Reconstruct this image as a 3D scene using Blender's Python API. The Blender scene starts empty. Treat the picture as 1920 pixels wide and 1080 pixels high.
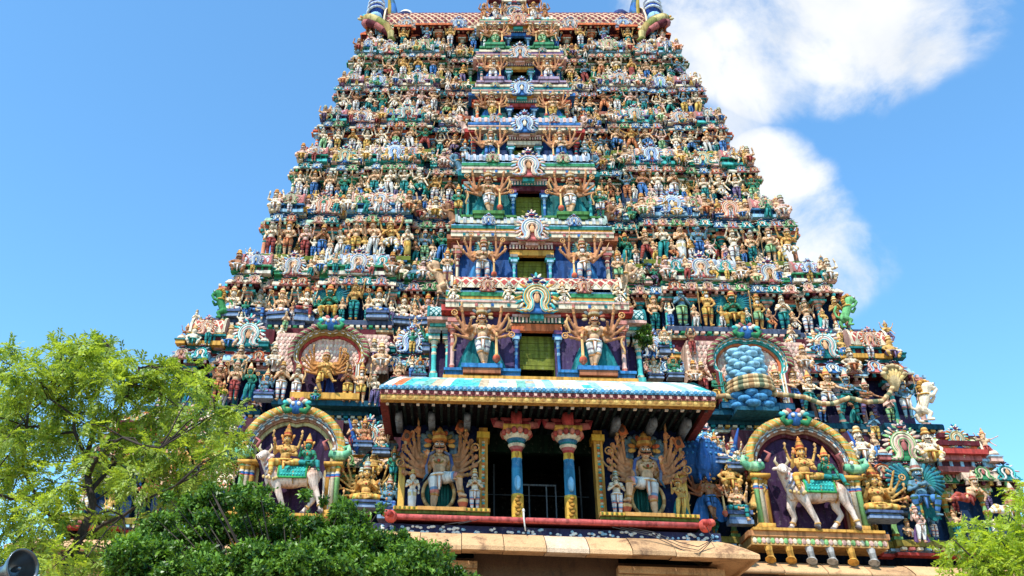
import bpy, math, random
import numpy as np
from mathutils import Vector as V, Matrix
R = math.radians
PI = math.pi
rnd = random.Random(7)
S = bpy.context.scene
COL = S.collection

# ---------------------------------------------------------------- colours
def srgb(r, g, b):
    f = lambda c: (c/255/12.92) if c/255 <= .04045 else ((c/255+.055)/1.055)**2.4
    return (f(r), f(g), f(b))
CREAM = srgb(226, 208, 176); PINK = srgb(220, 176, 160); ROSE = srgb(182, 104, 98); LBLUE = srgb(150, 192, 214)
TEAL = srgb(18, 124, 126); TURQ = srgb(70, 186, 180); DBLUE = srgb(20, 48, 104); BLUE = srgb(40, 110, 172)
SKY = srgb(62, 150, 198); GOLD = srgb(212, 158, 56); YEL = srgb(226, 184, 48); ORANGE = srgb(220, 112, 46)
MAROON = srgb(98, 28, 40); RED = srgb(184, 58, 48); GREEN = srgb(52, 140, 92); LGREEN = srgb(140, 190, 120)
OLIVE = srgb(112, 122, 34); PURPLE = srgb(104, 76, 118); MAUVE = srgb(150, 124, 150); WHITE = srgb(232, 228, 218)
TAN = srgb(222, 166, 116); FLESH = srgb(234, 192, 150); BROWN = srgb(170, 104, 66); GREY = srgb(136, 146, 160)
SLATE = srgb(72, 84, 108); DGREEN = srgb(16, 84, 72); BLACK = srgb(24, 22, 26); BLUEGREY = srgb(96, 136, 160)
STONE = srgb(196, 156, 112); AMBER = srgb(214, 144, 62)

def mul(c, k): return tuple(min(1, x*k) for x in c)
def mixc(a, b, t): return tuple(x*(1-t)+y*t for x, y in zip(a, b))

# ---------------------------------------------------------------- mesh builder
class MB:
    def __init__(s): s.v = []; s.f = []; s.c = []
    def add(s, vs, fs, col):
        o = len(s.v); s.v.extend(tuple(p) for p in vs)
        lst = isinstance(col, list)
        for i, f in enumerate(fs):
            s.f.append(tuple(o+j for j in f)); s.c.append(col[i] if lst else col)
    def box(s, x0, x1, y0, y1, z0, z1, col):
        vs = [(x0,y0,z0),(x1,y0,z0),(x1,y1,z0),(x0,y1,z0),(x0,y0,z1),(x1,y0,z1),(x1,y1,z1),(x0,y1,z1)]
        s.add(vs, [(0,3,2,1),(4,5,6,7),(0,1,5,4),(1,2,6,5),(2,3,7,6),(3,0,4,7)], col)
    def tube(s, pts, rads, n=8, col=(1,1,1), closed=False, flat=1.0):
        pts = [V(p) for p in pts]; m = len(pts); vs = []; up = None
        for i, p in enumerate(pts):
            if closed: d = pts[(i+1) % m]-pts[i-1]
            else: d = pts[min(i+1, m-1)]-pts[max(i-1, 0)]
            if d.length < 1e-9: d = V((0,0,1))
            d.normalize()
            if up is None:
                up = V((0,1,0)) if abs(d.y) < .9 else V((1,0,0))
            a = up-d*up.dot(d)
            if a.length < 1e-4: a = d.orthogonal()
            a.normalize(); up = a; b = d.cross(a); r = rads[i] if not isinstance(rads, (int, float)) else rads
            for k in range(n):
                t = 2*PI*k/n
                vs.append(p+a*(math.cos(t)*r*flat)+b*(math.sin(t)*r))
        fs = []; cs = []
        seg = m if closed else m-1
        for i in range(seg):
            j = (i+1) % m
            for k in range(n):
                k2 = (k+1) % n
                fs.append((i*n+k, i*n+k2, j*n+k2, j*n+k)); cs.append(col[i % len(col)] if isinstance(col, list) else col)
        if not closed:
            fs.append(tuple(range(n-1, -1, -1))); cs.append(col[0] if isinstance(col, list) else col)
            fs.append(tuple((m-1)*n+k for k in range(n))); cs.append(col[(seg-1) % len(col)] if isinstance(col, list) else col)
        s.add(vs, fs, cs)
    def cap(s, p0, r0, p1, r1, n=8, col=(1,1,1)):
        p0 = V(p0); p1 = V(p1); d = p1-p0; d = d.normalized() if d.length > 1e-6 else V((0,0,1))
        s.tube([p0-d*r0*.95, p0-d*r0*.6, p0, p1, p1+d*r1*.6, p1+d*r1*.95], [r0*.35, r0*.8, r0, r1, r1*.8, r1*.35], n, col)
    def chain(s, pts, rads, n=8, col=(1,1,1)):
        for i in range(len(pts)-1): s.cap(pts[i], rads[i], pts[i+1], rads[i+1], n, col)
    def ell(s, c, r, col=(1,1,1), nu=10, nv=6, rot=None):
        c = V(c); vs = []; fs = []
        if isinstance(r, (int, float)): r = (r, r, r)
        def P(x, y, z):
            p = V((x*r[0], y*r[1], z*r[2]))
            return c+(rot @ p if rot else p)
        vs.append(P(0,0,-1))
        for i in range(1, nv):
            t = -PI/2+PI*i/nv
            for k in range(nu):
                a = 2*PI*k/nu; vs.append(P(math.cos(t)*math.cos(a), math.cos(t)*math.sin(a), math.sin(t)))
        vs.append(P(0,0,1)); L = len(vs)-1
        for k in range(nu): fs.append((0, 1+(k+1) % nu, 1+k))
        for i in range(nv-2):
            for k in range(nu):
                a = 1+i*nu; k2 = (k+1) % nu; fs.append((a+k, a+k2, a+nu+k2, a+nu+k))
        a = 1+(nv-2)*nu
        for k in range(nu): fs.append((a+k, a+(k+1) % nu, L))
        s.add(vs, fs, col)
    def lathe(s, c, prof, n=10, cols=(1,1,1), square=False):
        c = V(c); vs = []; fs = []; cs = []
        for r, z in prof:
            for k in range(n):
                t = 2*PI*(k+.5)/n
                q = r/math.cos(PI/4) if square and n == 4 else r
                vs.append(c+V((math.cos(t)*q, math.sin(t)*q, z)))
        for i in range(len(prof)-1):
            for k in range(n):
                k2 = (k+1) % n; fs.append((i*n+k, i*n+k2, i*n+n+k2, i*n+n+k)); cs.append(cols[i % len(cols)] if isinstance(cols, list) else cols)
        fs.append(tuple(range(n-1, -1, -1))); cs.append(cs[0])
        fs.append(tuple((len(prof)-1)*n+k for k in range(n))); cs.append(cs[-2])
        s.add(vs, fs, cs)
    def prism(s, pts, y0, y1, col, col2=None):          # (x,z) outline, extruded along y; y0 faces the viewer
        n = len(pts); vs = [(x, y0, z) for x, z in pts]+[(x, y1, z) for x, z in pts]
        fs = [tuple(range(n)), tuple(range(2*n-1, n-1, -1))]+[(i, i+n, (i+1) % n+n, (i+1) % n) for i in range(n)]
        s.add(vs, fs, [col, col]+[col2 or col]*n)
    def extend(s, o, M=None, tint=None):
        k = len(s.v)
        s.v.extend(tuple(M @ V(p)) for p in o.v) if M else s.v.extend(o.v)
        s.f.extend(tuple(k+j for j in f) for f in o.f)
        s.c.extend(tuple(a*b for a, b in zip(c, tint)) for c in o.c) if tint else s.c.extend(o.c)
    def mesh(s, name, mat, smooth=False, off=None):
        me = bpy.data.meshes.new(name)
        v = np.array(s.v, dtype=np.float32).reshape(-1, 3)
        if off is not None: v = v-np.array(off, dtype=np.float32)
        me.from_pydata(v.tolist(), [], s.f)
        set_col(me, s.c)
        me.materials.append(mat)
        if smooth: me.polygons.foreach_set('use_smooth', np.ones(len(me.polygons), dtype=bool))
        me.update(); return me

def set_col(me, per_face):
    a = me.color_attributes.new('Col', 'FLOAT_COLOR', 'CORNER')
    tot = np.array([len(p.vertices) for p in me.polygons], dtype=np.int64) if len(me.polygons) else np.zeros(0, int)
    c = np.ones((len(per_face), 4), dtype=np.float32); c[:, :3] = np.array(per_face, dtype=np.float32)[:, :3]
    a.data.foreach_set('color', np.repeat(c, tot, axis=0).ravel())

def link(name, me, parent=None, loc=(0,0,0), rot=(0,0,0), scale=(1,1,1), color=None, **kw):
    o = bpy.data.objects.new(name, me); COL.objects.link(o)
    o.location = loc; o.rotation_euler = rot; o.scale = scale
    if parent: o.parent = parent
    if color: o.color = (*color, 1)
    for k, v in kw.items(): o[k] = v
    return o
def empty(name, loc, label, cat, group=None, rotz=0, scale=1.0, mirror=False):
    o = bpy.data.objects.new(name, None); COL.objects.link(o); o.location = loc; o.rotation_euler = (0, 0, rotz)
    o.empty_display_size = .2
    o.scale = (-scale if mirror else scale, scale, scale)
    o['label'] = label; o['category'] = cat
    if group: o['group'] = group
    return o

# ---------------------------------------------------------------- camera
PSI, TH, RO, PX, F_PX = .065189, R(30), -.048534, 764.63, 1700.
CAM = V((-3.3053, 0, 1.6))
_fh = V((-math.sin(PSI), math.cos(PSI), 0)); _rt = V((math.cos(PSI), math.sin(PSI), 0)); _z = V((0,0,1))
_f = _fh*math.cos(TH)+_z*math.sin(TH); _u = -_fh*math.sin(TH)+_z*math.cos(TH)
RT = _rt*math.cos(RO)-_u*math.sin(RO); UP = _u*math.cos(RO)+_rt*math.sin(RO); FW = _f
def ray(px, py): return FW+RT*((px-PX)/F_PX)+UP*((540-py)/F_PX)
def at(px, py, Y):
    d = ray(px, py); return CAM+d*(Y/d.y)
cd = bpy.data.cameras.new('camera'); cam = bpy.data.objects.new('camera', cd); COL.objects.link(cam)
cd.sensor_width = 36; cd.lens = F_PX/1920*36; cd.shift_x = (960-PX)/1920; cd.clip_end = 3000; cd.clip_start = .1
M = Matrix.Identity(4)
for i in range(3): M[i][0] = RT[i]; M[i][1] = UP[i]; M[i][2] = -FW[i]; M[i][3] = CAM[i]
cam.matrix_world = M; S.camera = cam

# ---------------------------------------------------------------- materials
def newmat(name):
    m = bpy.data.materials.new(name); m.use_nodes = True
    return m, m.node_tree.nodes, m.node_tree.links, m.node_tree.nodes['Principled BSDF']
def node(n, t, **kw):
    x = n.new(t)
    for k, v in kw.items(): setattr(x, k, v)
    return x
def ramp(n, stops):
    r = n.new('ShaderNodeValToRGB'); e = r.color_ramp.elements
    while len(e) < len(stops): e.new(.5)
    for i, (p, c) in enumerate(stops):
        e[i].position = p; e[i].color = (c, c, c, 1) if isinstance(c, (int, float)) else (*c, 1)
    return r
def paint(name='painted_plaster', rough=.8, scale=1.6, fine=14, dirt=.35):
    m, n, l, b = newmat(name)
    a = node(n, 'ShaderNodeAttribute', attribute_name='Col'); oi = node(n, 'ShaderNodeObjectInfo')
    g = node(n, 'ShaderNodeNewGeometry')
    mx = node(n, 'ShaderNodeMix', data_type='RGBA', blend_type='MULTIPLY'); mx.inputs[0].default_value = 1
    l.new(a.outputs['Color'], mx.inputs[6]); l.new(oi.outputs['Color'], mx.inputs[7])
    n1 = node(n, 'ShaderNodeTexNoise'); n1.inputs['Scale'].default_value = scale; n1.inputs['Detail'].default_value = 6; n1.inputs['Roughness'].default_value = .7
    n2 = node(n, 'ShaderNodeTexNoise'); n2.inputs['Scale'].default_value = fine; n2.inputs['Detail'].default_value = 4
    l.new(g.outputs['Position'], n1.inputs['Vector']); l.new(g.outputs['Position'], n2.inputs['Vector'])
    r1 = ramp(n, [(.3, .62), (.5, 1.0), (.75, 1.08)]); l.new(n1.outputs[0], r1.inputs[0])
    r2 = ramp(n, [(.3, .7), (.48, 1.0), (.7, 1.06)]); l.new(n2.outputs[0], r2.inputs[0])
    m2 = node(n, 'ShaderNodeMix', data_type='RGBA', blend_type='MULTIPLY'); m2.inputs[0].default_value = dirt*2.0
    m3 = node(n, 'ShaderNodeMix', data_type='RGBA', blend_type='MULTIPLY'); m3.inputs[0].default_value = dirt
    l.new(mx.outputs[2], m2.inputs[6]); l.new(r1.outputs[0], m2.inputs[7])
    l.new(m2.outputs[2], m3.inputs[6]); l.new(r2.outputs[0], m3.inputs[7])
    gm = node(n, 'ShaderNodeGamma'); gm.inputs[1].default_value = 1.1; hs = node(n, 'ShaderNodeHueSaturation'); hs.inputs['Saturation'].default_value = .94; hs.inputs['Value'].default_value = .92
    l.new(m3.outputs[2], gm.inputs[0]); l.new(gm.outputs[0], hs.inputs['Color']); l.new(hs.outputs[0], b.inputs['Base Color'])
    b.inputs['Roughness'].default_value = rough; b.inputs['Specular IOR Level'].default_value = .15
    # rain streaks, black mould and faded, chalky paint
    mp = node(n, 'ShaderNodeMapping'); mp.inputs['Scale'].default_value = (7, 7, .8); l.new(g.outputs['Position'], mp.inputs[0])
    n3 = node(n, 'ShaderNodeTexNoise'); n3.inputs['Scale'].default_value = 1; n3.inputs['Detail'].default_value = 5; l.new(mp.outputs[0], n3.inputs['Vector'])
    r3 = ramp(n, [(.36, .36), (.53, 1.0)]); l.new(n3.outputs[0], r3.inputs[0])
    n4 = node(n, 'ShaderNodeTexNoise'); n4.inputs['Scale'].default_value = 5.5; n4.inputs['Detail'].default_value = 8; n4.inputs['Roughness'].default_value = .75; l.new(g.outputs['Position'], n4.inputs['Vector'])
    r4 = ramp(n, [(.56, 0.), (.74, .22)]); l.new(n4.outputs[0], r4.inputs[0])
    fd = node(n, 'ShaderNodeMix', data_type='RGBA'); fd.inputs[7].default_value = (.62, .57, .47, 1); l.new(r4.outputs[0], fd.inputs[0]); l.new(hs.outputs[0], fd.inputs[6])
    sk_ = node(n, 'ShaderNodeMix', data_type='RGBA', blend_type='MULTIPLY'); sk_.inputs[0].default_value = .72; l.new(fd.outputs[2], sk_.inputs[6]); l.new(r3.outputs[0], sk_.inputs[7])
    l.new(sk_.outputs[2], b.inputs['Base Color'])
    bp = node(n, 'ShaderNodeBump'); bp.inputs['Strength'].default_value = .5; bp.inputs['Distance'].default_value = .025
    l.new(n2.outputs[0], bp.inputs['Height']); l.new(bp.outputs[0], b.inputs['Normal'])
    return m
PAINT = paint()
def stone_mat():
    m, n, l, b = newmat('granite')
    g = node(n, 'ShaderNodeNewGeometry'); a = node(n, 'ShaderNodeAttribute', attribute_name='Col')
    n1 = node(n, 'ShaderNodeTexNoise'); n1.inputs['Scale'].default_value = 1.1; n1.inputs['Detail'].default_value = 9; n1.inputs['Roughness'].default_value = .78
    n2 = node(n, 'ShaderNodeTexNoise'); n2.inputs['Scale'].default_value = 25; n2.inputs['Detail'].default_value = 3
    mp = node(n, 'ShaderNodeMapping'); mp.inputs['Scale'].default_value = (1, 1, .35)
    l.new(g.outputs['Position'], mp.inputs[0]); l.new(mp.outputs[0], n1.inputs['Vector']); l.new(g.outputs['Position'], n2.inputs['Vector'])
    r1 = ramp(n, [(.36, (.36, .3, .27)), (.47, (.9, .84, .78)), (.62, (1.05, 1.0, .95)), (.75, (1.15, 1.15, 1.15))]); l.new(n1.outputs[0], r1.inputs[0])
    r2 = ramp(n, [(.35, .75), (.6, 1.1)]); l.new(n2.outputs[0], r2.inputs[0])
    m2 = node(n, 'ShaderNodeMix', data_type='RGBA', blend_type='MULTIPLY'); m2.inputs[0].default_value = 1
    m3 = node(n, 'ShaderNodeMix', data_type='RGBA', blend_type='MULTIPLY'); m3.inputs[0].default_value = .8
    l.new(a.outputs['Color'], m2.inputs[6]); l.new(r1.outputs[0], m2.inputs[7]); l.new(m2.outputs[2], m3.inputs[6]); l.new(r2.outputs[0], m3.inputs[7])
    l.new(m3.outputs[2], b.inputs['Base Color']); b.inputs['Roughness'].default_value = .8
    bp = node(n, 'ShaderNodeBump'); bp.inputs['Strength'].default_value = .5; bp.inputs['Distance'].default_value = .03
    l.new(n2.outputs[0], bp.inputs['Height']); l.new(bp.outputs[0], b.inputs['Normal'])
    return m
GRANITE = stone_mat()
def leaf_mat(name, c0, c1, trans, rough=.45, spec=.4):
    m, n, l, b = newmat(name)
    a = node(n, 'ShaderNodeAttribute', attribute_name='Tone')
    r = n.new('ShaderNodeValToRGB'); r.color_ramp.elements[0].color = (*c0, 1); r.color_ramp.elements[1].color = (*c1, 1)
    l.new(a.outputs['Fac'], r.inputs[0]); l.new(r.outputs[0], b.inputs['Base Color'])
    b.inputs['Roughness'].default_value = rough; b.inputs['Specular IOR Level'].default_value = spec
    t = node(n, 'ShaderNodeBsdfTranslucent'); mixs = node(n, 'ShaderNodeMixShader'); mixs.inputs[0].default_value = trans
    g = node(n, 'ShaderNodeMix', data_type='RGBA', blend_type='MULTIPLY'); g.inputs[0].default_value = 1; g.inputs[7].default_value = (1.5, 1.5, .55, 1)
    l.new(r.outputs[0], g.inputs[6]); l.new(g.outputs[2], t.inputs[0])
    l.new(b.outputs[0], mixs.inputs[1]); l.new(t.outputs[0], mixs.inputs[2])
    l.new(mixs.outputs[0], n['Material Output'].inputs[0])
    return m
NEEM = leaf_mat('neem_leaf', (.06, .13, .012), (.47, .55, .085), .42)
DARKLEAF = leaf_mat('glossy_leaf', (.012, .05, .006), (.21, .37, .045), .28, .36, .3)
LIGHTLEAF = leaf_mat('young_leaf', (.12, .21, .014), (.50, .58, .07), .45)
def plain(name, col, rough, metal=0., nscale=8):
    m, n, l, b = newmat(name)
    tx = node(n, 'ShaderNodeTexNoise'); tx.inputs['Scale'].default_value = nscale; tx.inputs['Detail'].default_value = 6
    g = node(n, 'ShaderNodeNewGeometry'); l.new(g.outputs['Position'], tx.inputs['Vector'])
    r = ramp(n, [(.3, mul(col, .6)), (.7, mul(col, 1.25))]); l.new(tx.outputs[0], r.inputs[0]); l.new(r.outputs[0], b.inputs['Base Color'])
    b.inputs['Roughness'].default_value = rough; b.inputs['Metallic'].default_value = metal
    return m
BARK = plain('bark', srgb(58, 46, 38), .9, 0, 9)
METAL = plain('brushed_metal', srgb(112, 116, 118), .35, .9, 5)
DARKM = plain('dark_metal', srgb(50, 52, 56), .5, .6, 5)
CABLE = plain('black_cable', srgb(30, 28, 28), .6)
GROUND = plain('paved_ground', srgb(150, 128, 104), .9, 0, .6)

# ---------------------------------------------------------------- sky and sun
SUN_DIR = V((-.42, -.80, 0)).normalized()*math.cos(R(56))+V((0, 0, math.sin(R(56))))    # towards the sun
w = bpy.data.worlds.new('World'); S.world = w; w.use_nodes = True
n, l = w.node_tree.nodes, w.node_tree.links
bg = n['Background']; bg.inputs[1].default_value = .115
sk = n.new('ShaderNodeTexSky'); sk.sky_type = 'NISHITA'; sk.sun_disc = False
sk.sun_elevation = R(56); sk.sun_rotation = math.atan2(SUN_DIR.x, SUN_DIR.y); sk.air_density = 1.0; sk.dust_density = .05; sk.ozone_density = 2.0
tint = node(n, 'ShaderNodeMix', data_type='RGBA', blend_type='MULTIPLY'); tint.inputs[0].default_value = 1; tint.inputs[7].default_value = (1.26, 1.93, 2.1, 1)
l.new(sk.outputs[0], tint.inputs[6])
tc = n.new('ShaderNodeTexCoord')
nz = n.new('ShaderNodeTexNoise'); nz.inputs['Scale'].default_value = 7.5; nz.inputs['Detail'].default_value = 11; nz.inputs['Roughness'].default_value = .6; nz.inputs['Distortion'].default_value = .25
l.new(tc.outputs['Generated'], nz.inputs['Vector'])
prev = None
for (px, py, rad, k) in [(1330,0,6.5,1),(1460,-10,8.0,1),(1470,70,6.0,1),(1600,20,6.5,1),(1590,105,4.6,.95),(1690,35,5.0,.85),(1770,15,4.2,.55),(1385,235,2.6,.3),
                         (1440,340,4.0,.9),(1485,400,4.4,.95),(1525,465,3.8,.9),(1560,515,3.2,.7),(1425,305,2.8,.6),(1630,490,2.6,.3)]:
    d = ray(px, py).normalized()
    dt = node(n, 'ShaderNodeVectorMath', operation='DOT_PRODUCT'); dt.inputs[1].default_value = d
    l.new(tc.outputs['Generated'], dt.inputs[0])
    mr = node(n, 'ShaderNodeMapRange', interpolation_type='SMOOTHSTEP'); mr.inputs[1].default_value = math.cos(R(rad)); mr.inputs[2].default_value = math.cos(R(rad*.25)); mr.inputs[3].default_value = 0; mr.inputs[4].default_value = k
    l.new(dt.outputs['Value'], mr.inputs[0])
    if prev is None: prev = mr.outputs[0]
    else:
        ad = node(n, 'ShaderNodeMath', operation='MAXIMUM'); l.new(prev, ad.inputs[0]); l.new(mr.outputs[0], ad.inputs[1]); prev = ad.outputs[0]
a1 = node(n, 'ShaderNodeMath', operation='MULTIPLY_ADD'); a1.inputs[1].default_value = 5.2; a1.inputs[2].default_value = -2.9
l.new(nz.outputs[0], a1.inputs[0])
a2 = node(n, 'ShaderNodeMath', operation='MULTIPLY_ADD'); a2.inputs[1].default_value = 1.55; l.new(prev, a2.inputs[0]); l.new(a1.outputs[0], a2.inputs[2])
cm = node(n, 'ShaderNodeMapRange', interpolation_type='SMOOTHSTEP'); cm.inputs[1].default_value = -.1; cm.inputs[2].default_value = 1.55; l.new(a2.outputs[0], cm.inputs[0])
mm = node(n, 'ShaderNodeMath', operation='MULTIPLY'); l.new(cm.outputs[0], mm.inputs[0])
gate = node(n, 'ShaderNodeMapRange', interpolation_type='SMOOTHSTEP'); gate.inputs[1].default_value = 0; gate.inputs[2].default_value = .4; l.new(prev, gate.inputs[0]); l.new(gate.outputs[0], mm.inputs[1])
cmix = node(n, 'ShaderNodeMix', data_type='RGBA'); nz2 = n.new('ShaderNodeTexNoise'); nz2.inputs['Scale'].default_value = 9; nz2.inputs['Detail'].default_value = 7; l.new(tc.outputs['Generated'], nz2.inputs['Vector'])
cr = ramp(n, [(.36, (5.2, 5.5, 5.9)), (.6, (6.6, 6.7, 6.8))]); l.new(nz2.outputs[0], cr.inputs[0]); l.new(cr.outputs[0], cmix.inputs[7])
l.new(mm.outputs[0], cmix.inputs[0]); l.new(tint.outputs[2], cmix.inputs[6]); l.new(cmix.outputs[2], bg.inputs[0])
sd = bpy.data.lights.new('sun', 'SUN'); sd.energy = 5.0; sd.angle = R(.5); sd.color = (1, .965, .9)
so = bpy.data.objects.new('sun', sd); COL.objects.link(so); so.rotation_euler = SUN_DIR.to_track_quat('Z', 'Y').to_euler(); so.location = (0, -20, 80)
S.view_settings.view_transform = 'Standard'; S.view_settings.look = 'None'; S.view_settings.exposure = .5; S.view_settings.gamma = 1
# ---------------------------------------------------------------- statue templates (unit: 1 = sole to crown of the head)
W1 = (1, 1, 1)
STRIPES = {'plain': [W1], 'bands': [W1, W1, (.2, .3, .55), W1, W1, (.75, .2, .18)], 'dark': [W1, W1, W1, (.35, .3, .4)],
           'cuffs': [W1, W1, W1, W1, (.25, .45, .75), (.9, .35, .3)], 'gold': [W1, W1, (.9, .6, .15)]}
class Fig:
    def __init__(s, n=8): s.b = MB(); s.p = {}; s.n = n
    def __getitem__(s, k):
        if getattr(s, 'split', False) and k in ('armlet', 'anklet', 'necklace'):
            s.k = getattr(s, 'k', 0)+1; k = f'{k}#{s.k}'
        return s.p.setdefault(k, MB())

def remesh(mb, vox):
    me = mb.mesh('tmp', PAINT); ob = bpy.data.objects.new('tmp', me); COL.objects.link(ob)
    md = ob.modifiers.new('r', 'REMESH'); md.mode = 'VOXEL'; md.voxel_size = vox; md.use_smooth_shade = True
    sm = ob.modifiers.new('s', 'SMOOTH'); sm.iterations = 1; sm.factor = .4
    dg = bpy.context.evaluated_depsgraph_get()
    out = bpy.data.meshes.new_from_object(ob.evaluated_get(dg))
    bpy.data.objects.remove(ob); bpy.data.meshes.remove(me)
    return out
def to_mb(me, col=W1):
    o = MB(); o.v = [tuple(v.co) for v in me.vertices]; o.f = [tuple(p.vertices) for p in me.polygons]; o.c = [col]*len(o.f)
    return o
def ring(mb, p, d, r, h, col=W1, n=8):
    p = V(p); d = V(d).normalized()
    mb.tube([p-d*h/2, p-d*h/4, p+d*h/4, p+d*h/2], [r*.9, r*1.08, r*1.08, r*.9], n, col)
def band(F, k, p, d, r, h):                # a bracelet: its own part on the large figures, raised and painted on the small ones
    if getattr(F, 'split', False): ring(F[k], p, d, r, h); return
    ring(F.b, p, d, r*1.03, h); F.bands = getattr(F, 'bands', [])+[(V(p), V(d).normalized(), r*1.35, h)]
def hand(F, w, d, s=1.0, fingers=False, curl=.6):
    d = V(d).normalized(); w = V(w)
    side = d.cross(V((0, 1, 0)))
    if side.length < .2: side = d.cross(V((1, 0, 0)))
    side.normalize(); nrm = side.cross(d).normalized()
    if nrm.y > 0: nrm = -nrm
    pc = w+d*.035*s
    F.b.cap(w, .02*s, pc, .026*s, 8); F.b.ell(pc+d*.012*s, (.028*s, .02*s, .03*s))
    if fingers:
        for i, (o, ln) in enumerate(((-.024, .034), (-.008, .044), (.008, .042), (.024, .032))):
            a = pc+d*.03*s+side*o*s; k = a+d*ln*.6*s+nrm*.008*s; t = k+(d*(1-curl)+nrm*curl).normalized()*ln*.75*s
            F.b.cap(a, .0095*s, k, .009*s, 6); F.b.cap(k, .009*s, t, .0075*s, 6)
        a = pc+side*.026*s; k = a+(side*.8+d*.6).normalized()*.028*s+nrm*.01*s
        F.b.cap(a, .011*s, k, .0095*s, 6); F.b.cap(k, .0095*s, k+(d*.9+nrm*.5).normalized()*.024*s, .008*s, 6)
    else:
        F.b.ell(pc+d*.045*s+nrm*.008*s, (.022*s, .016*s, .026*s)); F.b.cap(pc+side*.02*s, .011*s, pc+side*.035*s+d*.03*s, .009*s, 6)
def item(F, kind, w, d, s=1.0):
    if not kind: return
    F.k = getattr(F, 'k', 0)+1; w = V(w); d = V(d).normalized(); m = F[f'{kind}#{F.k}']; h = w+d*.05*s
    if kind == 'club':
        e = V((h.x+.0, h.y-.03, max(.02, h.z-.62)))
        m.tube([h+V((0,0,.06)), h, e+V((0,0,.16)), e+V((0,0,.12)), e+V((0,0,.06)), e], [.018, .02, .026, .06, .07, .02], 9, [W1, W1, (.9,.6,.3), (.75,.2,.2), (.6,.3,.5)])
    elif kind == 'staff': m.tube([h+V((0,0,.3)), h+V((0,0,.24)), h+V((0,0,.18)), V((h.x, h.y, .02))], [.004, .03, .012, .012], 6)
    elif kind == 'sword': m.tube([h-d*.02, h+d*.08+V((0,0,.03)), h+d*.16+V((0,0,.12))], [.008, .016, .003], 6, (.9,.9,.95))
    elif kind == 'disc':
        c = h+d*.05+V((0,-.01,0)); m.tube([c+V((math.cos(t)*.05, 0, math.sin(t)*.05)) for t in np.linspace(0, 2*PI, 12, endpoint=False)], .012, 6, [(1,.75,.3), W1], closed=True); m.ell(c, (.02,.012,.02))
    elif kind == 'shield':
        c = h+d*.06+V((0,-.02,.02)); M = Matrix.Rotation(R(20), 3, 'Y'); m.add([c+M@V(p) for p in ((-.06,-.01,-.08),(.06,-.01,-.08),(.06,-.01,.08),(-.06,-.01,.08),(-.06,.01,-.08),(.06,.01,-.08),(.06,.01,.08),(-.06,.01,.08))], [(0,1,2,3),(7,6,5,4),(0,4,5,1),(1,5,6,2),(2,6,7,3),(3,7,4,0)], [(.85,.4,.25)]+[W1]*5)
        m.ell(c+V((0,-.012,0)), (.035,.012,.045), (.2,.2,.4))
    elif kind == 'bud': m.ell(h+d*.03, (.028,.028,.038), (1,.7,.7)); m.tube([h, h+V((0,0,-.06))], [.008,.005], 5, (.4,.8,.4))
    elif kind == 'rod': m.tube([h-V((0,0,.06)), h+V((0,-.01,.05)), h+V((0,-.01,.09)), h+V((0,-.01,.12))], [.012,.014,.03,.006], 6)
    elif kind == 'snake': m.tube([h+V((math.sin(t*5)*.025, 0, -t*.3)) for t in np.linspace(0, 1, 9)]+[h+V((.03,-.02,-.3))], [.02]*8+[.015, .008], 6)
def arm(F, sh, el, wr, it=None, r=1.0, fingers=False, orn=True):
    sh, el, wr = V(sh), V(el), V(wr)
    F.b.cap(sh, .042*r, el, .031*r, F.n); F.b.cap(el, .032*r, wr, .021*r, F.n); F.b.ell(sh, .046*r)
    d = wr-el
    hand(F, wr, d, r, fingers)
    if orn:
        band(F, 'armlet', sh+(el-sh)*.5, el-sh, .043*r, .032); band(F, 'armlet', wr-d.normalized()*.01, d, .027*r, .03)
    item(F, it, wr, d, r)
def leg(F, hip, knee, ank, toe, garb='ankle', st='bands', r=1.0):
    hip, knee, ank, toe = V(hip), V(knee), V(ank), V(toe)
    F.b.cap(hip, .07*r, knee, .046*r, F.n); F.b.cap(knee, .046*r, knee+(ank-knee)*.35, .048*r, F.n); F.b.cap(knee+(ank-knee)*.35, .048*r, ank, .027*r, F.n)
    F.b.cap(ank+V((0,0,-.012)), .026*r, toe, .02*r, F.n); F.b.ell(ank+V((0,.012,-.02)), .027*r)
    g = F['garment']; C = STRIPES[st]; k = 6
    up = [hip+(knee-hip)*i/k for i in range(k+1)]
    g.tube(up, [(.084-.028*i/k)*r for i in range(k+1)], F.n+2, C)
    if garb == 'ankle':
        lo = [knee+(ank-knee)*i/k*.86 for i in range(k+1)]
        g.tube([knee+(hip-knee)*.05]+lo, [.056*r]+[(.057-.02*i/k)*r for i in range(k+1)], F.n+2, C[1:]+C[:1])
    else: band(F, 'anklet', knee+(ank-knee)*.08, ank-knee, .053*r, .028)
    band(F, 'anklet', ank+(knee-ank)*.1, ank-knee, .036*r, .03)
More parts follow.
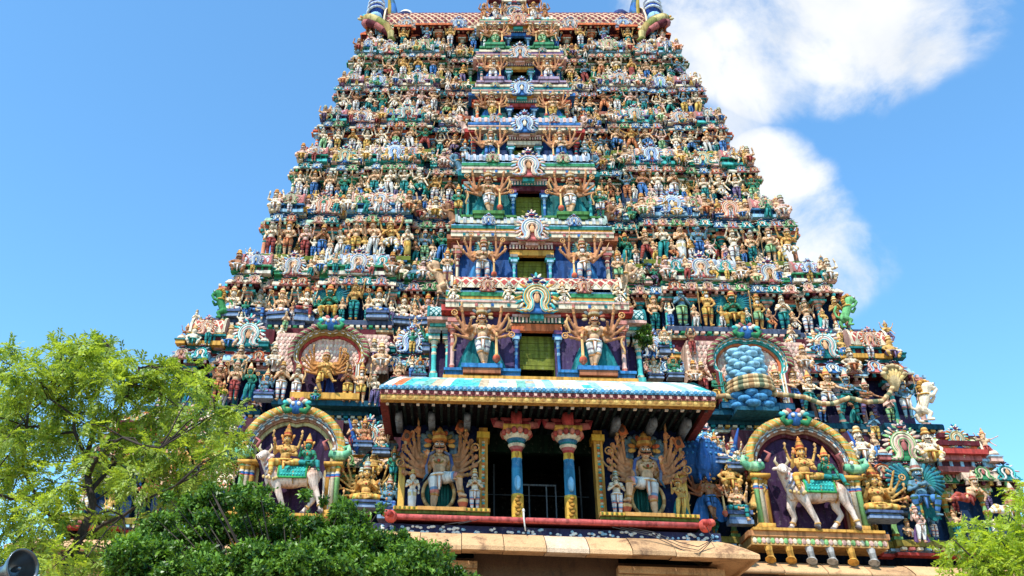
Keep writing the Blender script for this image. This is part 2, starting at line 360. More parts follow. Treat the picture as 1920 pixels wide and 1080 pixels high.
def crown(F, c, style, s=1.0):
    m = F['crown']; c = V(c)
    G, D, Rr, Bl = W1, (.8, .55, .25), (.85, .3, .25), (.3, .45, .8)
    if style == 'tall':
        m.lathe(c+V((0,.005,.03))*s, [(.078*s,0),(.088*s,.02*s),(.078*s,.035*s),(.074*s,.075*s),(.08*s,.085*s),(.062*s,.1*s),(.056*s,.14*s),(.06*s,.15*s),(.04*s,.165*s),(.03*s,.2*s),(.034*s,.21*s),(.012*s,.24*s),(.004*s,.26*s)], 9, [D,G,Rr,G,D,G,Bl,G,D,G,D,G])
    elif style == 'cone':
        m.lathe(c+V((0,.005,.02))*s, [(.08*s,0),(.095*s,.02*s),(.085*s,.04*s),(.07*s,.09*s),(.05*s,.15*s),(.025*s,.21*s),(.008*s,.25*s)], 9, [D,G,Rr,G,G,D])
    elif style == 'bun':
        m.lathe(c+V((0,.005,.03))*s, [(.078*s,0),(.084*s,.02*s),(.07*s,.04*s),(.05*s,.06*s),(.062*s,.09*s),(.045*s,.125*s),(.01*s,.14*s)], 9, [D,G,G,D,G,G])
    elif style == 'fan':
        m.lathe(c+V((0,.005,.03))*s, [(.08*s,0),(.092*s,.02*s),(.086*s,.06*s),(.07*s,.08*s),(.075*s,.1*s),(.04*s,.13*s),(.03*s,.16*s),(.005*s,.19*s)], 10, [D,G,Rr,D,G,G,D])
        for i in range(9):
            a = R(-10+25*i); q = c+V((math.cos(a)*.14, .03, .02+math.sin(a)*.13))*s
            m.ell(q, (.05*s, .014*s, .028*s), [W1, D, Bl, Rr][i % 4], 8, 4, Matrix.Rotation(-a, 3, 'Y'))
    if style in ('tall', 'cone'):                       # flared side tufts and ear discs
        for k in (-1, 1):
            m.ell(c+V((k*.085,.01,-.01))*s, (.022*s,.018*s,.045*s), D, 7, 5); m.ell(c+V((k*.1,.025,.045))*s, (.03*s,.012*s,.05*s), G, 7, 5, Matrix.Rotation(k*.5, 3, 'Y'))
def halo(F, c, r):
    m = F['halo']; c = V(c); k = 16
    m.prism([(c.x+math.cos(2*PI*i/k)*r, c.z+math.sin(2*PI*i/k)*r) for i in range(k)], c.y, c.y+.02, (1,1,1))
    for i in range(13):
        a = R(-20+220*i/12); m.ell(c+V((math.cos(a)*r, 0, math.sin(a)*r)), (r*.2, .022, r*.13), [W1, (.9,.6,.3), (.9,.4,.35)][i % 3], 7, 4, Matrix.Rotation(-a, 3, 'Y'))
def head(F, c, s=1.0, style='tall', fierce=False, beard=False, nn=1):
    c = V(c); b = F.b
    b.ell(c+V((0,.008,.018))*s, (.066*s,.074*s,.078*s), W1, 12, 8); b.ell(c+V((0,-.016,-.025))*s, (.052*s,.054*s,.056*s), W1, 10, 6)
    b.cap(c+V((0,-.066,.012))*s, .009*s, c+V((0,-.082,-.014))*s, .014*s, 6); b.ell(c+V((0,-.058,-.042))*s, (.024*s,.016*s,.01*s)); b.ell(c+V((0,-.05,-.07))*s, (.02*s,.02*s,.014*s))
    for k in (-1, 1):
        b.ell(c+V((k*.068,.008,-.008))*s, (.012*s,.02*s,.034*s)); b.ell(c+V((k*.03,-.05,-.018))*s, (.024*s,.02*s,.022*s))
        b.cap(c+V((k*.012,-.068,.034))*s, .008*s, c+V((k*.05,-.052,.036))*s, .007*s, 6)
        e = F['face' if nn == 1 else f'face#{nn}']; q = 1.35 if fierce else 1
        e.ell(c+V((k*.028,-.062,.014))*s, (.0165*s*q,.009*s,.0095*s*q), (.92,.9,.85), 8, 5); e.ell(c+V((k*.028,-.0705,.014))*s, (.0065*s*q,.004*s,.0065*s*q), (.015,.012,.012), 6, 4)
        e.tube([c+V((k*.01,-.073,.036))*s, c+V((k*.032,-.071,.045))*s, c+V((k*.056,-.056,.036))*s], [.004*s,.0055*s,.002*s], 5, (.02,.016,.015))
        if fierce: e.tube([c+V((k*.004,-.083,-.03))*s, c+V((k*.032,-.073,-.032))*s, c+V((k*.056,-.054,-.018))*s, c+V((k*.064,-.044,0))*s], [.008*s,.0095*s,.006*s,.002*s], 6, (.02,.016,.015))
        F['crown'].ell(c+V((k*.076,.0,-.05))*s, (.018*s,.014*s,.02*s), (1,.8,.5), 7, 5)
    F['face' if nn == 1 else f'face#{nn}'].ell(c+V((0,-.068,-.043))*s, (.022*s,.008*s,.007*s), (.42,.06,.05), 8, 4)
    if beard: F['face'].ell(c+V((0,-.045,-.085))*s, (.05*s,.03*s,.06*s), (.7,.68,.62), 8, 6)
    F['hair'].ell(c+V((0,.03,.0))*s, (.075*s,.062*s,.085*s), (.03,.025,.03), 10, 6)
    crown(F, c+V((0,.005,.035))*s, style, s)
def torso(F, hip, sh, fat=1.0, fem=False):
    b = F.b; hip = V(hip); sh = V(sh); ax = sh-hip
    b.ell(hip+V((0,.005,.02)), (.108*fat,.085*fat,.08), W1, 12, 8)
    b.cap(hip+ax*.2, .082*fat, hip+ax*.6, .078*(1+(fat-1)*.6), 12); b.ell(hip+ax*.32+V((0,-.028*fat,0)), (.08*fat,.07*fat,.085), W1, 12, 8)
    b.ell(hip+ax*.72, (.122,.088,.105), W1, 12, 8)
    b.cap(sh+V((-.105,.01,0)), .044, sh+V((.105,.01,0)), .044, 10)
    for k in (-1, 1):
        if fem: b.ell(hip+ax*.7+V((k*.055,-.078,-.005)), (.046,.044,.046))
        else: b.ell(hip+ax*.76+V((k*.052,-.06,0)), (.056,.036,.048))
    b.cap(sh, .04, sh+V((0,-.005,.075)), .037, 10); b.cap(sh+V((-.08,.01,.01)), .035, sh+V((0,.008,.05)), .036); b.cap(sh+V((.08,.01,.01)), .035, sh+V((0,.008,.05)), .036)
    o = F['necklace']
    for z, rr, y, c in ((.03, .062, -.025, W1), (-.03, .078, -.055, (.8,.3,.3)), (-.075, .062, -.075, (.4,.8,1))):
        ps = [sh+V((math.cos(t)*rr, y*.9-.02+(math.sin(t)+1)*-.012, z+math.sin(t)*rr*.5)) for t in np.linspace(PI, 2*PI, 9)]
        o.tube(ps, .0125, 6, [c, (.6,.75,.9)])
    o.ell(sh+V((0,-.1,-.075)), (.022,.014,.024), (.9,.3,.25), 7, 5)
    ring(F['garment'], hip+ax*.08, ax, .118*fat, .045, [(1,.7,.3), W1, (.9,.4,.35)], 12)
    g = F['garment']
    g.box(hip.x-.028, hip.x+.028, hip.y-.115*fat, hip.y-.085, hip.z-.16, hip.z+.02, (.85,.45,.3)); g.box(hip.x-.014, hip.x+.014, hip.y-.122*fat, hip.y-.095, hip.z-.2, hip.z-.02, W1)
def drape(F, w, ztop, zbot, y=.1):
    m = F['drape']; n = 9
    for s in (-1, 1):
        vs = []; fs = []; cs = []
        for j, t in enumerate(np.linspace(0, 1, 7)):
            z = ztop+(zbot-ztop)*t; hw = w*(.35+.65*t**.8)
            for yy in (0, .03):
                for i in range(n): u = i/(n-1); vs.append((s*(.03+u*hw), y+yy+math.sin(u*13+j*.6)*.018, z+.03*math.sin(u*9)*t-u*.03*t))
        for j in range(6):
            for q in range(2):
                for i in range(n-1):
                    a = j*2*n+q*n+i; fs.append((a, a+1, a+2*n+1, a+2*n)); cs.append(W1 if i % 3 else (1.3,1.25,1.2))
        m.add(vs, fs, cs)
def seat(F, w, z0, z1, d=.2):
    m = F['seat']; k = [(1,1,1), (.45,.6,.8), (1,.9,.6), (.4,.45,.6)]
    for i, (a, b_, e) in enumerate(((0,.3,.0),(.3,.5,-.02),(.5,.7,-.04),(.7,1,.01))):
        h = z1-z0; m.box(-w-e, w+e, -d-e, .12+e*.5, z0+h*a, z0+h*b_, k[i])
def wings(F, c, n=9, L=.42):
    c = V(c)
    for s in (-1, 1):
        m = F['wing' if s > 0 else 'wing_pair']
        for i in range(n):
            a = R(72-i*13); p = c+V((s*.1,.06,0)); l = L*(1-.04*abs(i-3))
            q = p+V((s*math.cos(a)*l, .02, math.sin(a)*l)); mid = p+V((s*math.cos(a+.12)*l*.55, .0, math.sin(a+.12)*l*.55))
            m.tube([p, mid, q, q+(q-mid)*.12], [.02,.034,.03,.006], 6, [W1, (.75,.8,1), (1.5,1.4,1.1)])
def fan(F, sh, n, a0, a1, L=.36, items=(), fingers=False, r=.82, y0=.03, bend=28):
    sh = V(sh)
    for s in (-1, 1):
        for i in range(n):
            a = R(a0+(a1-a0)*i/max(1, n-1)); ae = a-R(bend)
            p = sh+V((s*.1, .02+y0, -.01-.012*i)); el = p+V((s*math.cos(ae)*L*.56, y0*.4-.03*(i % 2), math.sin(ae)*L*.56)); wr = p+V((s*math.cos(a)*L*.97, -.05-.02*(i % 2), math.sin(a)*L*1.05+.02))
            it = items[(i+(2 if s > 0 else 0)) % len(items)] if items else None
            arm(F, p, el, wr, it, r, fingers)

def A(F, sh, s, el, wr, it=None, fingers=False, r=1.0):
    sh = V(sh); arm(F, sh+V((s*.125, .01, -.005)), sh+V((s*el[0], el[1], el[2])), sh+V((s*wr[0], wr[1], wr[2])), it, r, fingers)
POSE = {}
def pose(f): POSE[f.__name__] = f; return f
def stand_legs(F, hip=(0,0,.5), st='bands', sp=.075, garb='ankle', cross=False):
    x = hip[0]
    leg(F, (x+.06,0,.49), (sp,-.02,.275), (sp-.01,.01,.05), (sp+.02,-.09,.022), garb, st)
    if cross: leg(F, (x-.06,0,.49), (-.03,-.07,.285), (.03,-.06,.06), (.05,-.14,.03), garb, st)
    else: leg(F, (x-.06,0,.49), (-sp,-.02,.275), (-sp+.01,.01,.05), (-sp-.02,-.09,.022), garb, st)
SH = (0, 0, .785)
@pose
def deity(F):
    stand_legs(F); torso(F, (0,0,.5), SH); head(F, (0,-.01,.915))
    for s in (-1, 1): A(F, SH, s, (.2,.04,-.02), (.24,-.03,.15), 'rod' if s > 0 else 'disc', r=.9)
    A(F, SH, 1, (.19,-.03,-.16), (.19,-.14,-.03)); A(F, SH, -1, (.19,-.02,-.17), (.16,-.12,-.28), 'bud')
    halo(F, (0,.09,.93), .17)
@pose
def worshipper(F):
    stand_legs(F, st='cuffs'); torso(F, (0,0,.5), SH, 1.12); head(F, (0,-.01,.915), style='bun', fierce=True)
    for s in (-1, 1): A(F, SH, s, (.19,-.03,-.16), (.035,-.15,-.07))
@pose
def bearer(F):
    stand_legs(F, st='dark'); torso(F, (0,0,.5), SH, 1.05); head(F, (0,-.01,.915), style='bun', fierce=True)
    for s in (-1, 1): A(F, SH, s, (.21,0,.06), (.15,-.02,.24), None)
@pose
def dancer(F):
    hip = (.04,0,.48); sh = (-.01,0,.765)
    leg(F, (.1,0,.47), (.2,-.07,.3), (.1,-.05,.06), (.15,-.13,.025), 'ankle', 'gold'); leg(F, (-.03,0,.47), (-.17,-.12,.4), (-.02,-.16,.24), (.02,-.24,.22), 'ankle', 'gold')
    torso(F, hip, sh); head(F, (-.02,-.01,.895), style='cone'); A(F, sh, 1, (.24,-.02,.03), (.3,-.06,.2), 'rod'); A(F, sh, -1, (.2,-.06,-.12), (.02,-.17,-.06)); A(F, sh, 1, (.2,-.05,-.15), (.24,-.14,-.3))
    A(F, sh, -1, (.23,0,.03), (.27,-.05,.22), 'bud')
@pose
def sway(F):
    hip = (.03,0,.5); sh = (-.015,0,.785)
    leg(F, (.09,0,.49), (.07,-.02,.275), (.05,.01,.05), (.07,-.09,.022), 'ankle', 'plain'); leg(F, (-.03,0,.49), (-.09,-.06,.28), (-.11,-.02,.05), (-.14,-.11,.022), 'ankle', 'plain')
    torso(F, hip, sh, 1, True); head(F, (-.03,-.01,.915), style='cone'); A(F, sh, 1, (.2,0,-.15), (.12,-.05,-.25)); A(F, sh, -1, (.19,-.03,-.14), (.21,-.13,.04), 'bud')
    drape(F, .2, .5, .06, .06)
@pose
def staffman(F):
    stand_legs(F, st='cuffs', garb='knee'); torso(F, (0,0,.5), SH, 1.0); head(F, (0,-.01,.915), style='tall', fierce=True, beard=True)
    A(F, SH, 1, (.2,-.02,-.13), (.24,-.12,0), 'staff'); A(F, SH, -1, (.2,-.02,-.15), (.1,-.1,-.24))
@pose
def puller(F):
    hip = (-.02,0,.49); sh = (.02,-.02,.77)
    leg(F, (.04,0,.48), (.14,-.06,.28), (.17,0,.05), (.22,-.06,.022), 'ankle', 'bands'); leg(F, (-.08,0,.48), (-.14,-.05,.27), (-.17,.0,.05), (-.2,-.08,.022), 'ankle', 'bands')
    torso(F, hip, sh, 1.1); head(F, (.03,-.03,.9), style='cone', fierce=True); A(F, sh, 1, (.2,-.06,-.12), (.3,-.15,-.2)); A(F, sh, -1, (.17,-.06,-.15), (.02,-.19,-.2))
@pose
def archer(F):
    hip = (0,0,.49); sh = (0,0,.775)
    leg(F, (.06,0,.48), (.17,-.05,.27), (.2,0,.05), (.27,-.06,.022), 'ankle', 'gold'); leg(F, (-.06,0,.48), (-.13,-.05,.27), (-.17,.0,.05), (-.23,-.07,.022), 'ankle', 'gold')
    torso(F, hip, sh); head(F, (0,-.01,.905), style='tall'); A(F, sh, 1, (.24,-.02,.0), (.4,-.06,.06), None); A(F, sh, -1, (.22,-.03,-.02), (.05,-.1,.02)); A(F, sh, -1, (.2,.03,.03), (.26,-.02,.2), 'sword'); A(F, sh, 1, (.2,0,-.12), (.28,-.08,-.24), 'rod')
    F['bow'].tube([sh+V((.44+.08*math.cos(t)-.08, -.07, .06+math.sin(t)*.28)) if False else V((.4+.07*math.cos(t), -.08, .83+math.sin(t)*.27)) for t in np.linspace(-PI/2, PI/2, 9)], [.005]+[.013]*7+[.005], 6)
@pose
def lotus(F):
    dz = -.36; hip = (0,0,.14); sh = (0,0,.425)
    for s in (-1, 1): leg(F, (s*.07,0,.13), (s*.25,-.12,.075), (s*-.02,-.2,.06+(s+1)*.02), (s*-.1,-.22,.06+(s+1)*.02), 'ankle', 'bands')
    torso(F, hip, sh, 1.1); head(F, (0,-.01,.555))
    for s in (-1, 1): A(F, sh, s, (.2,.04,-.02), (.25,-.02,.15), 'disc' if s < 0 else 'rod', r=.9)
    A(F, sh, 1, (.19,-.03,-.16), (.18,-.14,-.02)); A(F, sh, -1, (.2,-.03,-.16), (.13,-.15,-.24)); seat(F, .28, -.17, .015, .24); halo(F, (0,.09,.57), .16)
@pose
def throne(F):
    hip = (0,0,.4); sh = (0,0,.685)
    leg(F, (.07,0,.39), (.13,-.2,.37), (.13,-.2,.09), (.15,-.28,.06), 'ankle', 'bands'); leg(F, (-.07,0,.39), (-.27,-.12,.36), (-.02,-.2,.34), (.07,-.21,.34), 'ankle', 'bands')
    torso(F, hip, sh, 1.05); head(F, (0,-.01,.815)); A(F, sh, 1, (.19,-.03,-.16), (.19,-.14,-.03)); A(F, sh, -1, (.19,-.04,-.15), (.1,-.15,-.2), 'bud')
    for s in (-1, 1): A(F, sh, s, (.2,.04,-.02), (.25,-.02,.15), 'rod', r=.9)
    seat(F, .27, .0, .31, .14); halo(F, (0,.09,.83), .17)
@pose
def rider(F):
    hip = (0,0,.12); sh = (0,0,.405)
    leg(F, (.07,0,.11), (.26,-.1,.1), (.1,-.18,.06), (.02,-.2,.05), 'ankle', 'gold'); leg(F, (-.07,0,.11), (-.22,-.16,.08), (-.2,-.2,-.14), (-.22,-.27,-.17), 'ankle', 'gold')
    torso(F, hip, sh, 1.12); head(F, (0,-.01,.535), style='tall'); A(F, sh, 1, (.2,-.02,-.15), (.1,-.15,-.18)); A(F, sh, -1, (.2,-.03,-.13), (.2,-.14,.02), 'bud')
    for s in (-1, 1): A(F, sh, s, (.2,.04,.0), (.25,-.0,.17), 'rod', r=.9)
@pose
def consort(F):
    hip = (0,0,.12); sh = (0,0,.385)
    leg(F, (.07,0,.11), (.24,-.1,.12), (.28,-.16,-.06), (.32,-.22,-.1), 'ankle', 'plain'); leg(F, (-.07,0,.11), (-.2,-.14,.1), (.04,-.18,.06), (.12,-.19,.05), 'ankle', 'plain')
    torso(F, hip, sh, 1, True); head(F, (0,-.01,.515), style='cone'); A(F, sh, 1, (.19,-.03,-.15), (.16,-.13,-.24)); A(F, sh, -1, (.18,-.04,-.14), (.13,-.15,.0), 'bud')
@pose
def dwarf(F):
    hip = (0,0,.2); sh = (0,0,.4)
    for s in (-1, 1): leg(F, (s*.08,0,.18), (s*.2,-.12,.17), (s*.13,-.1,.04), (s*.16,-.18,.02), 'knee', 'plain', 1.1)
    torso(F, hip, sh, 1.45); head(F, (0,-.02,.535), 1.2, 'bun', True)
    for s in (-1, 1): A(F, sh, s, (.26,-.01,-.08), (.19,-.1,-.2), r=1.1)
@pose
def dwarf_lift(F):
    hip = (0,0,.22); sh = (0,0,.42)
    for s in (-1, 1): leg(F, (s*.08,0,.2), (s*.17,-.12,.16), (s*.11,-.03,.04), (s*.14,-.12,.02), 'knee', 'plain', 1.1)
    torso(F, hip, sh, 1.4); head(F, (0,-.03,.545), 1.15, 'bun', True)
    for s in (-1, 1): A(F, sh, s, (.26,.0,.04), (.22,-.02,.22), r=1.1)
@pose
def guard(F):
    hip = (.02,0,.5); sh = (0,0,.785)
    stand_legs(F, hip, 'dark', .07, 'knee', True); torso(F, hip, sh, 1.05); head(F, (0,-.02,.92), 1.12, 'fan', True)
    fan(F, sh, 4, 46, -26, .36, ('rod', 'disc', None, 'snake'), False, 1.12, .03, 40); A(F, sh, 1, (.22,-.05,-.13), (.24,-.14,-.22), 'club'); A(F, sh, -1, (.24,-.05,-.1), (.2,-.17,-.02))
    drape(F, .4, .6, .03, .1)
@pose
def guard_six(F):
    hip = (-.02,0,.5); sh = (0,0,.785)
    leg(F, (.05,0,.49), (.09,-.05,.28), (.06,.0,.05), (.09,-.09,.022), 'ankle', 'cuffs'); leg(F, (-.08,0,.49), (-.12,-.03,.275), (-.11,.01,.05), (-.15,-.09,.022), 'ankle', 'cuffs')
    torso(F, hip, sh, 1.1); head(F, (.01,-.02,.92), 1.1, 'tall', True, True); fan(F, sh, 3, 58, 4, .37, ('disc', 'rod', 'sword'), False, 1.2, .03, 55); A(F, sh, 1, (.21,-.05,-.15), (.23,-.15,-.3), 'club'); A(F, sh, -1, (.2,-.05,-.16), (.08,-.15,-.24))
    drape(F, .38, .6, .03, .1); halo(F, (.01,.09,.94), .2)
@pose
def guard_hi(F):
    F.n = 10; hip = (.01,0,.5); sh = (-.005,0,.785)
    leg(F, (-.06,0,.49), (-.05,-.02,.27), (-.07,.01,.05), (-.1,-.1,.022), 'knee', 'cuffs', 1.08); leg(F, (.07,-.02,.49), (.27,-.17,.47), (.29,-.16,.24), (.36,-.2,.2), 'knee', 'cuffs', 1.08)
    torso(F, hip, sh, 1.08); head(F, (0,-.02,.925), 1.2, 'fan', True)
    fan(F, sh, 7, 56, -28, .355, ('sword', None, 'shield', 'rod', None, 'disc', 'bud'), True, 1.06, .03, 34); A(F, sh, -1, (.21,-.05,-.15), (.17,-.16,-.04), None, True); A(F, sh, 1, (.2,-.05,-.15), (.22,-.15,-.3), None, True)
    for i in range(15):
        a = R(-12+204*i/14)
        for j in range(2): F['leaf_halo'].ell((math.cos(a)*(.2+.11*j), .1, .93+math.sin(a)*(.17+.08*j)), (.075,.02,.045), [W1, (.7,.8,.95), (1.15,1.1,1)][(i+j) % 3], 7, 4, Matrix.Rotation(-a, 3, 'Y'))
    for s in (-1, 1): F['scarf' if s > 0 else 'scarf#2'].tube([(s*.06,-.03,.86), (s*.15,-.06,.8), (s*.18,-.07,.66), (s*.16,-.07,.52), (s*.22,-.05,.42)], [.015,.024,.022,.02,.008], 7, [W1, (.35,.5,.85), (.9,.85,.8), (.3,.65,.6)])
    c = V((.0, .09, .3)); k = 22
    o = [(c.x+math.cos(2*PI*i/k)*.215, c.z+math.sin(2*PI*i/k)*.235) for i in range(k)]
    F['drape'].prism(o, .09, .12, W1); F['serpent_ring'].tube([(x, .075, z) for x, z in o], .026, 8, [W1, (.85,.75,.6), W1, (.7,.55,.4)], closed=True)
    for i in range(7): F['drape'].tube([(-.12+.04*i, .085, .46-.03*(i % 2)), (-.14+.045*i, .078, .3), (-.11+.04*i, .085, .12+.02*(i % 3))], .014, 5, (1.35,1.3,1.25))
    F['club'].tube([(.33,-.12,.02), (.33,-.12,.06), (.33,-.12,.12), (.33,-.12,.15), (.32,-.11,.19), (.31,-.1,.28), (.3,-.1,.36)], [.05,.05,.07,.075,.05,.035,.03], 10, [(.8,.6,.3), (.75,.25,.2), W1, (.4,.3,.5), (.9,.7,.4), W1])
@pose
def cosmic(F):
    hip = (-.03,0,.48); sh = (0,0,.765); F.n = 10
    leg(F, (-.09,0,.47), (-.14,-.08,.27), (-.06,-.02,.05), (-.1,-.11,.022), 'knee', 'gold'); leg(F, (.04,0,.47), (.1,-.16,.47), (.22,-.16,.27), (.3,-.2,.24), 'knee', 'gold')
    torso(F, hip, sh); head(F, (0,-.01,.895), 1.05, 'tall'); fan(F, sh, 6, 54, -26, .38, ('rod', None, 'bud', 'disc', None, 'snake'), False, 1.05, .03, 32); A(F, sh, 1, (.2,-.06,-.12), (.24,-.16,-.18)); A(F, sh, -1, (.2,-.06,-.12), (.05,-.19,-.14))
    drape(F, .24, .5, .06, .08)
@pose
def winged(F):
    hip = (0,0,.34); sh = (0,0,.625)
    leg(F, (.07,0,.33), (.2,-.14,.32), (.15,-.08,.06), (.19,-.16,.02), 'ankle', 'gold'); leg(F, (-.07,0,.33), (-.2,-.14,.32), (-.15,-.08,.06), (-.19,-.16,.02), 'ankle', 'gold')
    torso(F, hip, sh, 1.1); head(F, (0,-.02,.755), 1.1, 'cone', True); wings(F, sh)
    for s in (-1, 1): A(F, sh, s, (.2,-.04,-.15), (.06,-.16,-.1))
    drape(F, .25, .33, .02, .06)
@pose
def many_armed_seated(F):
    hip = (0,0,.14); sh = (0,0,.425)
    for s in (-1, 1): leg(F, (s*.07,0,.13), (s*.25,-.12,.09), (s*-.0,-.2,.06+(s+1)*.02), (s*-.08,-.22,.06+(s+1)*.02), 'ankle', 'gold')
    torso(F, hip, sh, 1.15)
    for k, z in ((-1, .0), (1, .0)): head(F, (k*.11,.03,.545), .8, 'bun', nn=3+k)
    head(F, (0,-.02,.56), 1.05, 'tall'); fan(F, sh, 5, 42, -40, .36, ('rod', 'bud', None, 'disc'), False, .85); A(F, sh, 1, (.2,-.04,-.15), (.1,-.17,-.1)); A(F, sh, -1, (.2,-.04,-.15), (.18,-.15,-.02)); seat(F, .27, -.12, .015, .22)
@pose
def woman(F):
    torso(F, (0,0,.5), SH, .95, True); head(F, (0,-.01,.905), style='bun')
    for s in (-1, 1): F.b.cap((s*.05,0,.48), .075, (s*.04,0,.06), .035); F.b.cap((s*.04,0,.04), .026, (s*.05,-.08,.022), .02)
    F['garment'].lathe((0,0,0), [(.09,.05),(.1,.06),(.11,.2),(.115,.35),(.12,.46),(.11,.53)], 12, [(.9,.3,.3), W1, W1, (.9,.75,.4), W1])
    A(F, SH, 1, (.18,0,-.17), (.17,-.05,-.3)); A(F, SH, -1, (.17,-.03,-.16), (.04,-.13,-.12), 'bud')
@pose
def reclining(F):
    torso(F, (0,0,.14), (.16,.0,.36), 1.1); head(F, (.2,-.01,.5), 1, 'cone', True)
    leg(F, (-.05,0,.12), (-.28,-.08,.2), (-.46,-.05,.06), (-.55,-.1,.04), 'ankle', 'gold'); leg(F, (-.05,-.04,.1), (-.3,-.14,.08), (-.5,-.14,.05), (-.6,-.16,.06), 'ankle', 'gold')
    A(F, (.16,0,.36), 1, (.22,-.03,-.16), (.12,-.12,-.28)); A(F, (.16,0,.36), -1, (.18,-.05,-.12), (.24,-.1,-.2))

def body_cols(F, me):
    n = len(me.polygons); c = np.empty(n*3, dtype=np.float32); me.polygons.foreach_get('center', c); c = c.reshape(-1, 3); out = np.ones((n, 3))
    for p, d, r, h in getattr(F, 'bands', []):
        q = c-np.array(p); t = q @ np.array(d); rad = np.linalg.norm(q-t[:, None]*np.array(d), axis=1)
        out[(np.abs(t) < h*.62) & (rad < r)] = (.78, .55, .25)
    if F.name in ('guard', 'guard_six', 'guard_hi', 'cosmic'):
        out[(np.abs(c[:, 0]) > .165) & (c[:, 2] > .44) & (out[:, 0] > .9)] = (.78, .55, .4); out[(np.abs(c[:, 0]) < .1) & (c[:, 2] > .86)] = (.88, .66, .54)
    if F.name == 'bull':
        for q, r in (((-.3, -.2, .8), .13), ((.42, -.17, .8), .16), ((.45, .17, .8), .16), ((-.3, .2, .8), .13), ((-.2, -.12, .4), .08), ((.5, -.12, .46), .08), ((-.05, 0, .48), .16)):
            w = np.clip(1.3-np.linalg.norm(c-np.array(q), axis=1)/r+np.sin(c[:, 0]*90)*np.sin(c[:, 2]*80)*.3, 0, 1)[:, None]; out = out*(1-w*.7)+np.array((.86, .55, .4))*w*.7
    return [tuple(x) for x in out]
TPL = {}
TPL_LO = {}
def template(name):
    if name in TPL: return TPL[name]
    F = Fig(); F.name = name; F.split = name in ('guard_hi', 'bull', 'rider', 'cosmic'); POSE[name](F)
    hi = name in ('guard_hi', 'cosmic')
    body = remesh(F.b, .0085 if hi else .0135); body.name = 'body'; body.materials.clear(); body.materials.append(PAINT)
    for a in [a for a in body.color_attributes]: body.color_attributes.remove(a)
    set_col(body, body_cols(F, body)); body.polygons.foreach_set('use_smooth', np.ones(len(body.polygons), dtype=bool))
    parts = {'body': body}
    for k, m in F.p.items(): m.nm = k.split('#')[0]; parts[k] = m.mesh(m.nm, PAINT, k not in ('seat', 'halo'))
    TPL[name] = parts; return parts
def template_lo(name):                     # a lighter version, merged, for the small figures of the upper ledges
    if name in TPL_LO: return TPL_LO[name]
    F = Fig(6); POSE[name](F)
    body = remesh(F.b, .03); parts = {'body': to_mb(body)}; bpy.data.meshes.remove(body)
    for k in ('garment', 'crown', 'seat', 'drape'):
        if k in F.p: parts[k] = F.p[k]
    TPL_LO[name] = parts; return parts

SKINS = {'tan': srgb(220, 178, 136), 'cream': srgb(232, 212, 182), 'golden': srgb(210, 164, 84), 'brown': srgb(172, 122, 86), 'green': srgb(48, 134, 106), 'grey blue': srgb(100, 140, 158), 'pink': srgb(226, 184, 164)}
CLOTHS = {'white': WHITE, 'blue': srgb(70, 130, 190), 'yellow': srgb(220, 182, 84), 'red': srgb(172, 78, 68), 'teal': srgb(40, 150, 146), 'orange': srgb(206, 134, 80), 'purple': srgb(128, 112, 150), 'pale green': srgb(150, 196, 140)}
PARTCOL = {'face': W1, 'hair': W1}
GROUPS = {}
LABELS = {}
def statue(tp, name, loc, h, label, skin='tan', cloth='white', crowncol=None, drapecol=None, cat='statue', group=None, mirror=False, rotz=0, lean=0):
    parts = template(tp)
    r = empty(name, loc, label, cat, group, rotz, h, mirror)
    if lean: r.rotation_euler.x = lean
    LABELS[label] = LABELS.get(label, 0)+1
    sk = SKINS[skin]; sk = mul(sk, rnd.uniform(.92, 1.05))
    cc = crowncol or rnd.choice([srgb(222,178,96), srgb(232,206,150), srgb(212,158,70), srgb(206,190,160), srgb(176,190,180)])
    dc = drapecol or rnd.choice([TEAL, DBLUE, srgb(20,120,120), PURPLE, BLUE])
    for k, me in parts.items():
        nm = {'wing_pair': 'wing', 'halo': 'halo'}.get(k, k.split('#')[0])
        c = {'body': sk, 'garment': CLOTHS[cloth], 'crown': cc, **{q: srgb(200,142,66) for q in ('armlet', 'anklet', 'necklace')}, 'face': W1, 'hair': W1, 'weapon': srgb(224,176,112), **{q: srgb(216,168,106) for q in ('rod', 'staff', 'sword', 'disc', 'shield', 'bud', 'snake', 'bow')}, 'drape': dc, 'seat': srgb(130,150,176),
             'halo': rnd.choice([srgb(206,150,90), ROSE, srgb(90,150,150), srgb(214,186,140)]), 'wing': drapecol or srgb(40,130,130), 'serpent_ring': srgb(228,190,130), 'leaf_halo': srgb(124,150,166), 'scarf': srgb(120,130,160), 'club': srgb(228,180,110)}[nm]
        o = link(nm, me, r, color=c)
    return r
# ---------------------------------------------------------------- temple tower
YC = 46.0                                               # middle of the tower, front to back
ZK = [11.45, 16.6, 21.55, 25.66, 29.96, 33.75, 37.15, 40.45, 43.86, 45.55]
FK = [36, 37.06, 38.04, 38.84, 39.7, 40.46, 41.14, 41.8, 42.48]
WK = [19.4, 17.0, 15.1, 13.7, 12.75, 11.85, 11.0, 10.4, 9.5]
BAYS = [(0, .42, 0), (.42, .67, .45), (.67, .70, 0), (.70, .82, .3), (.82, .86, 0), (.86, 1, .45)]
def proj_at(f):
    f = abs(f)
    for a, b, p in BAYS:
        if a <= f < b: return p
    return .45
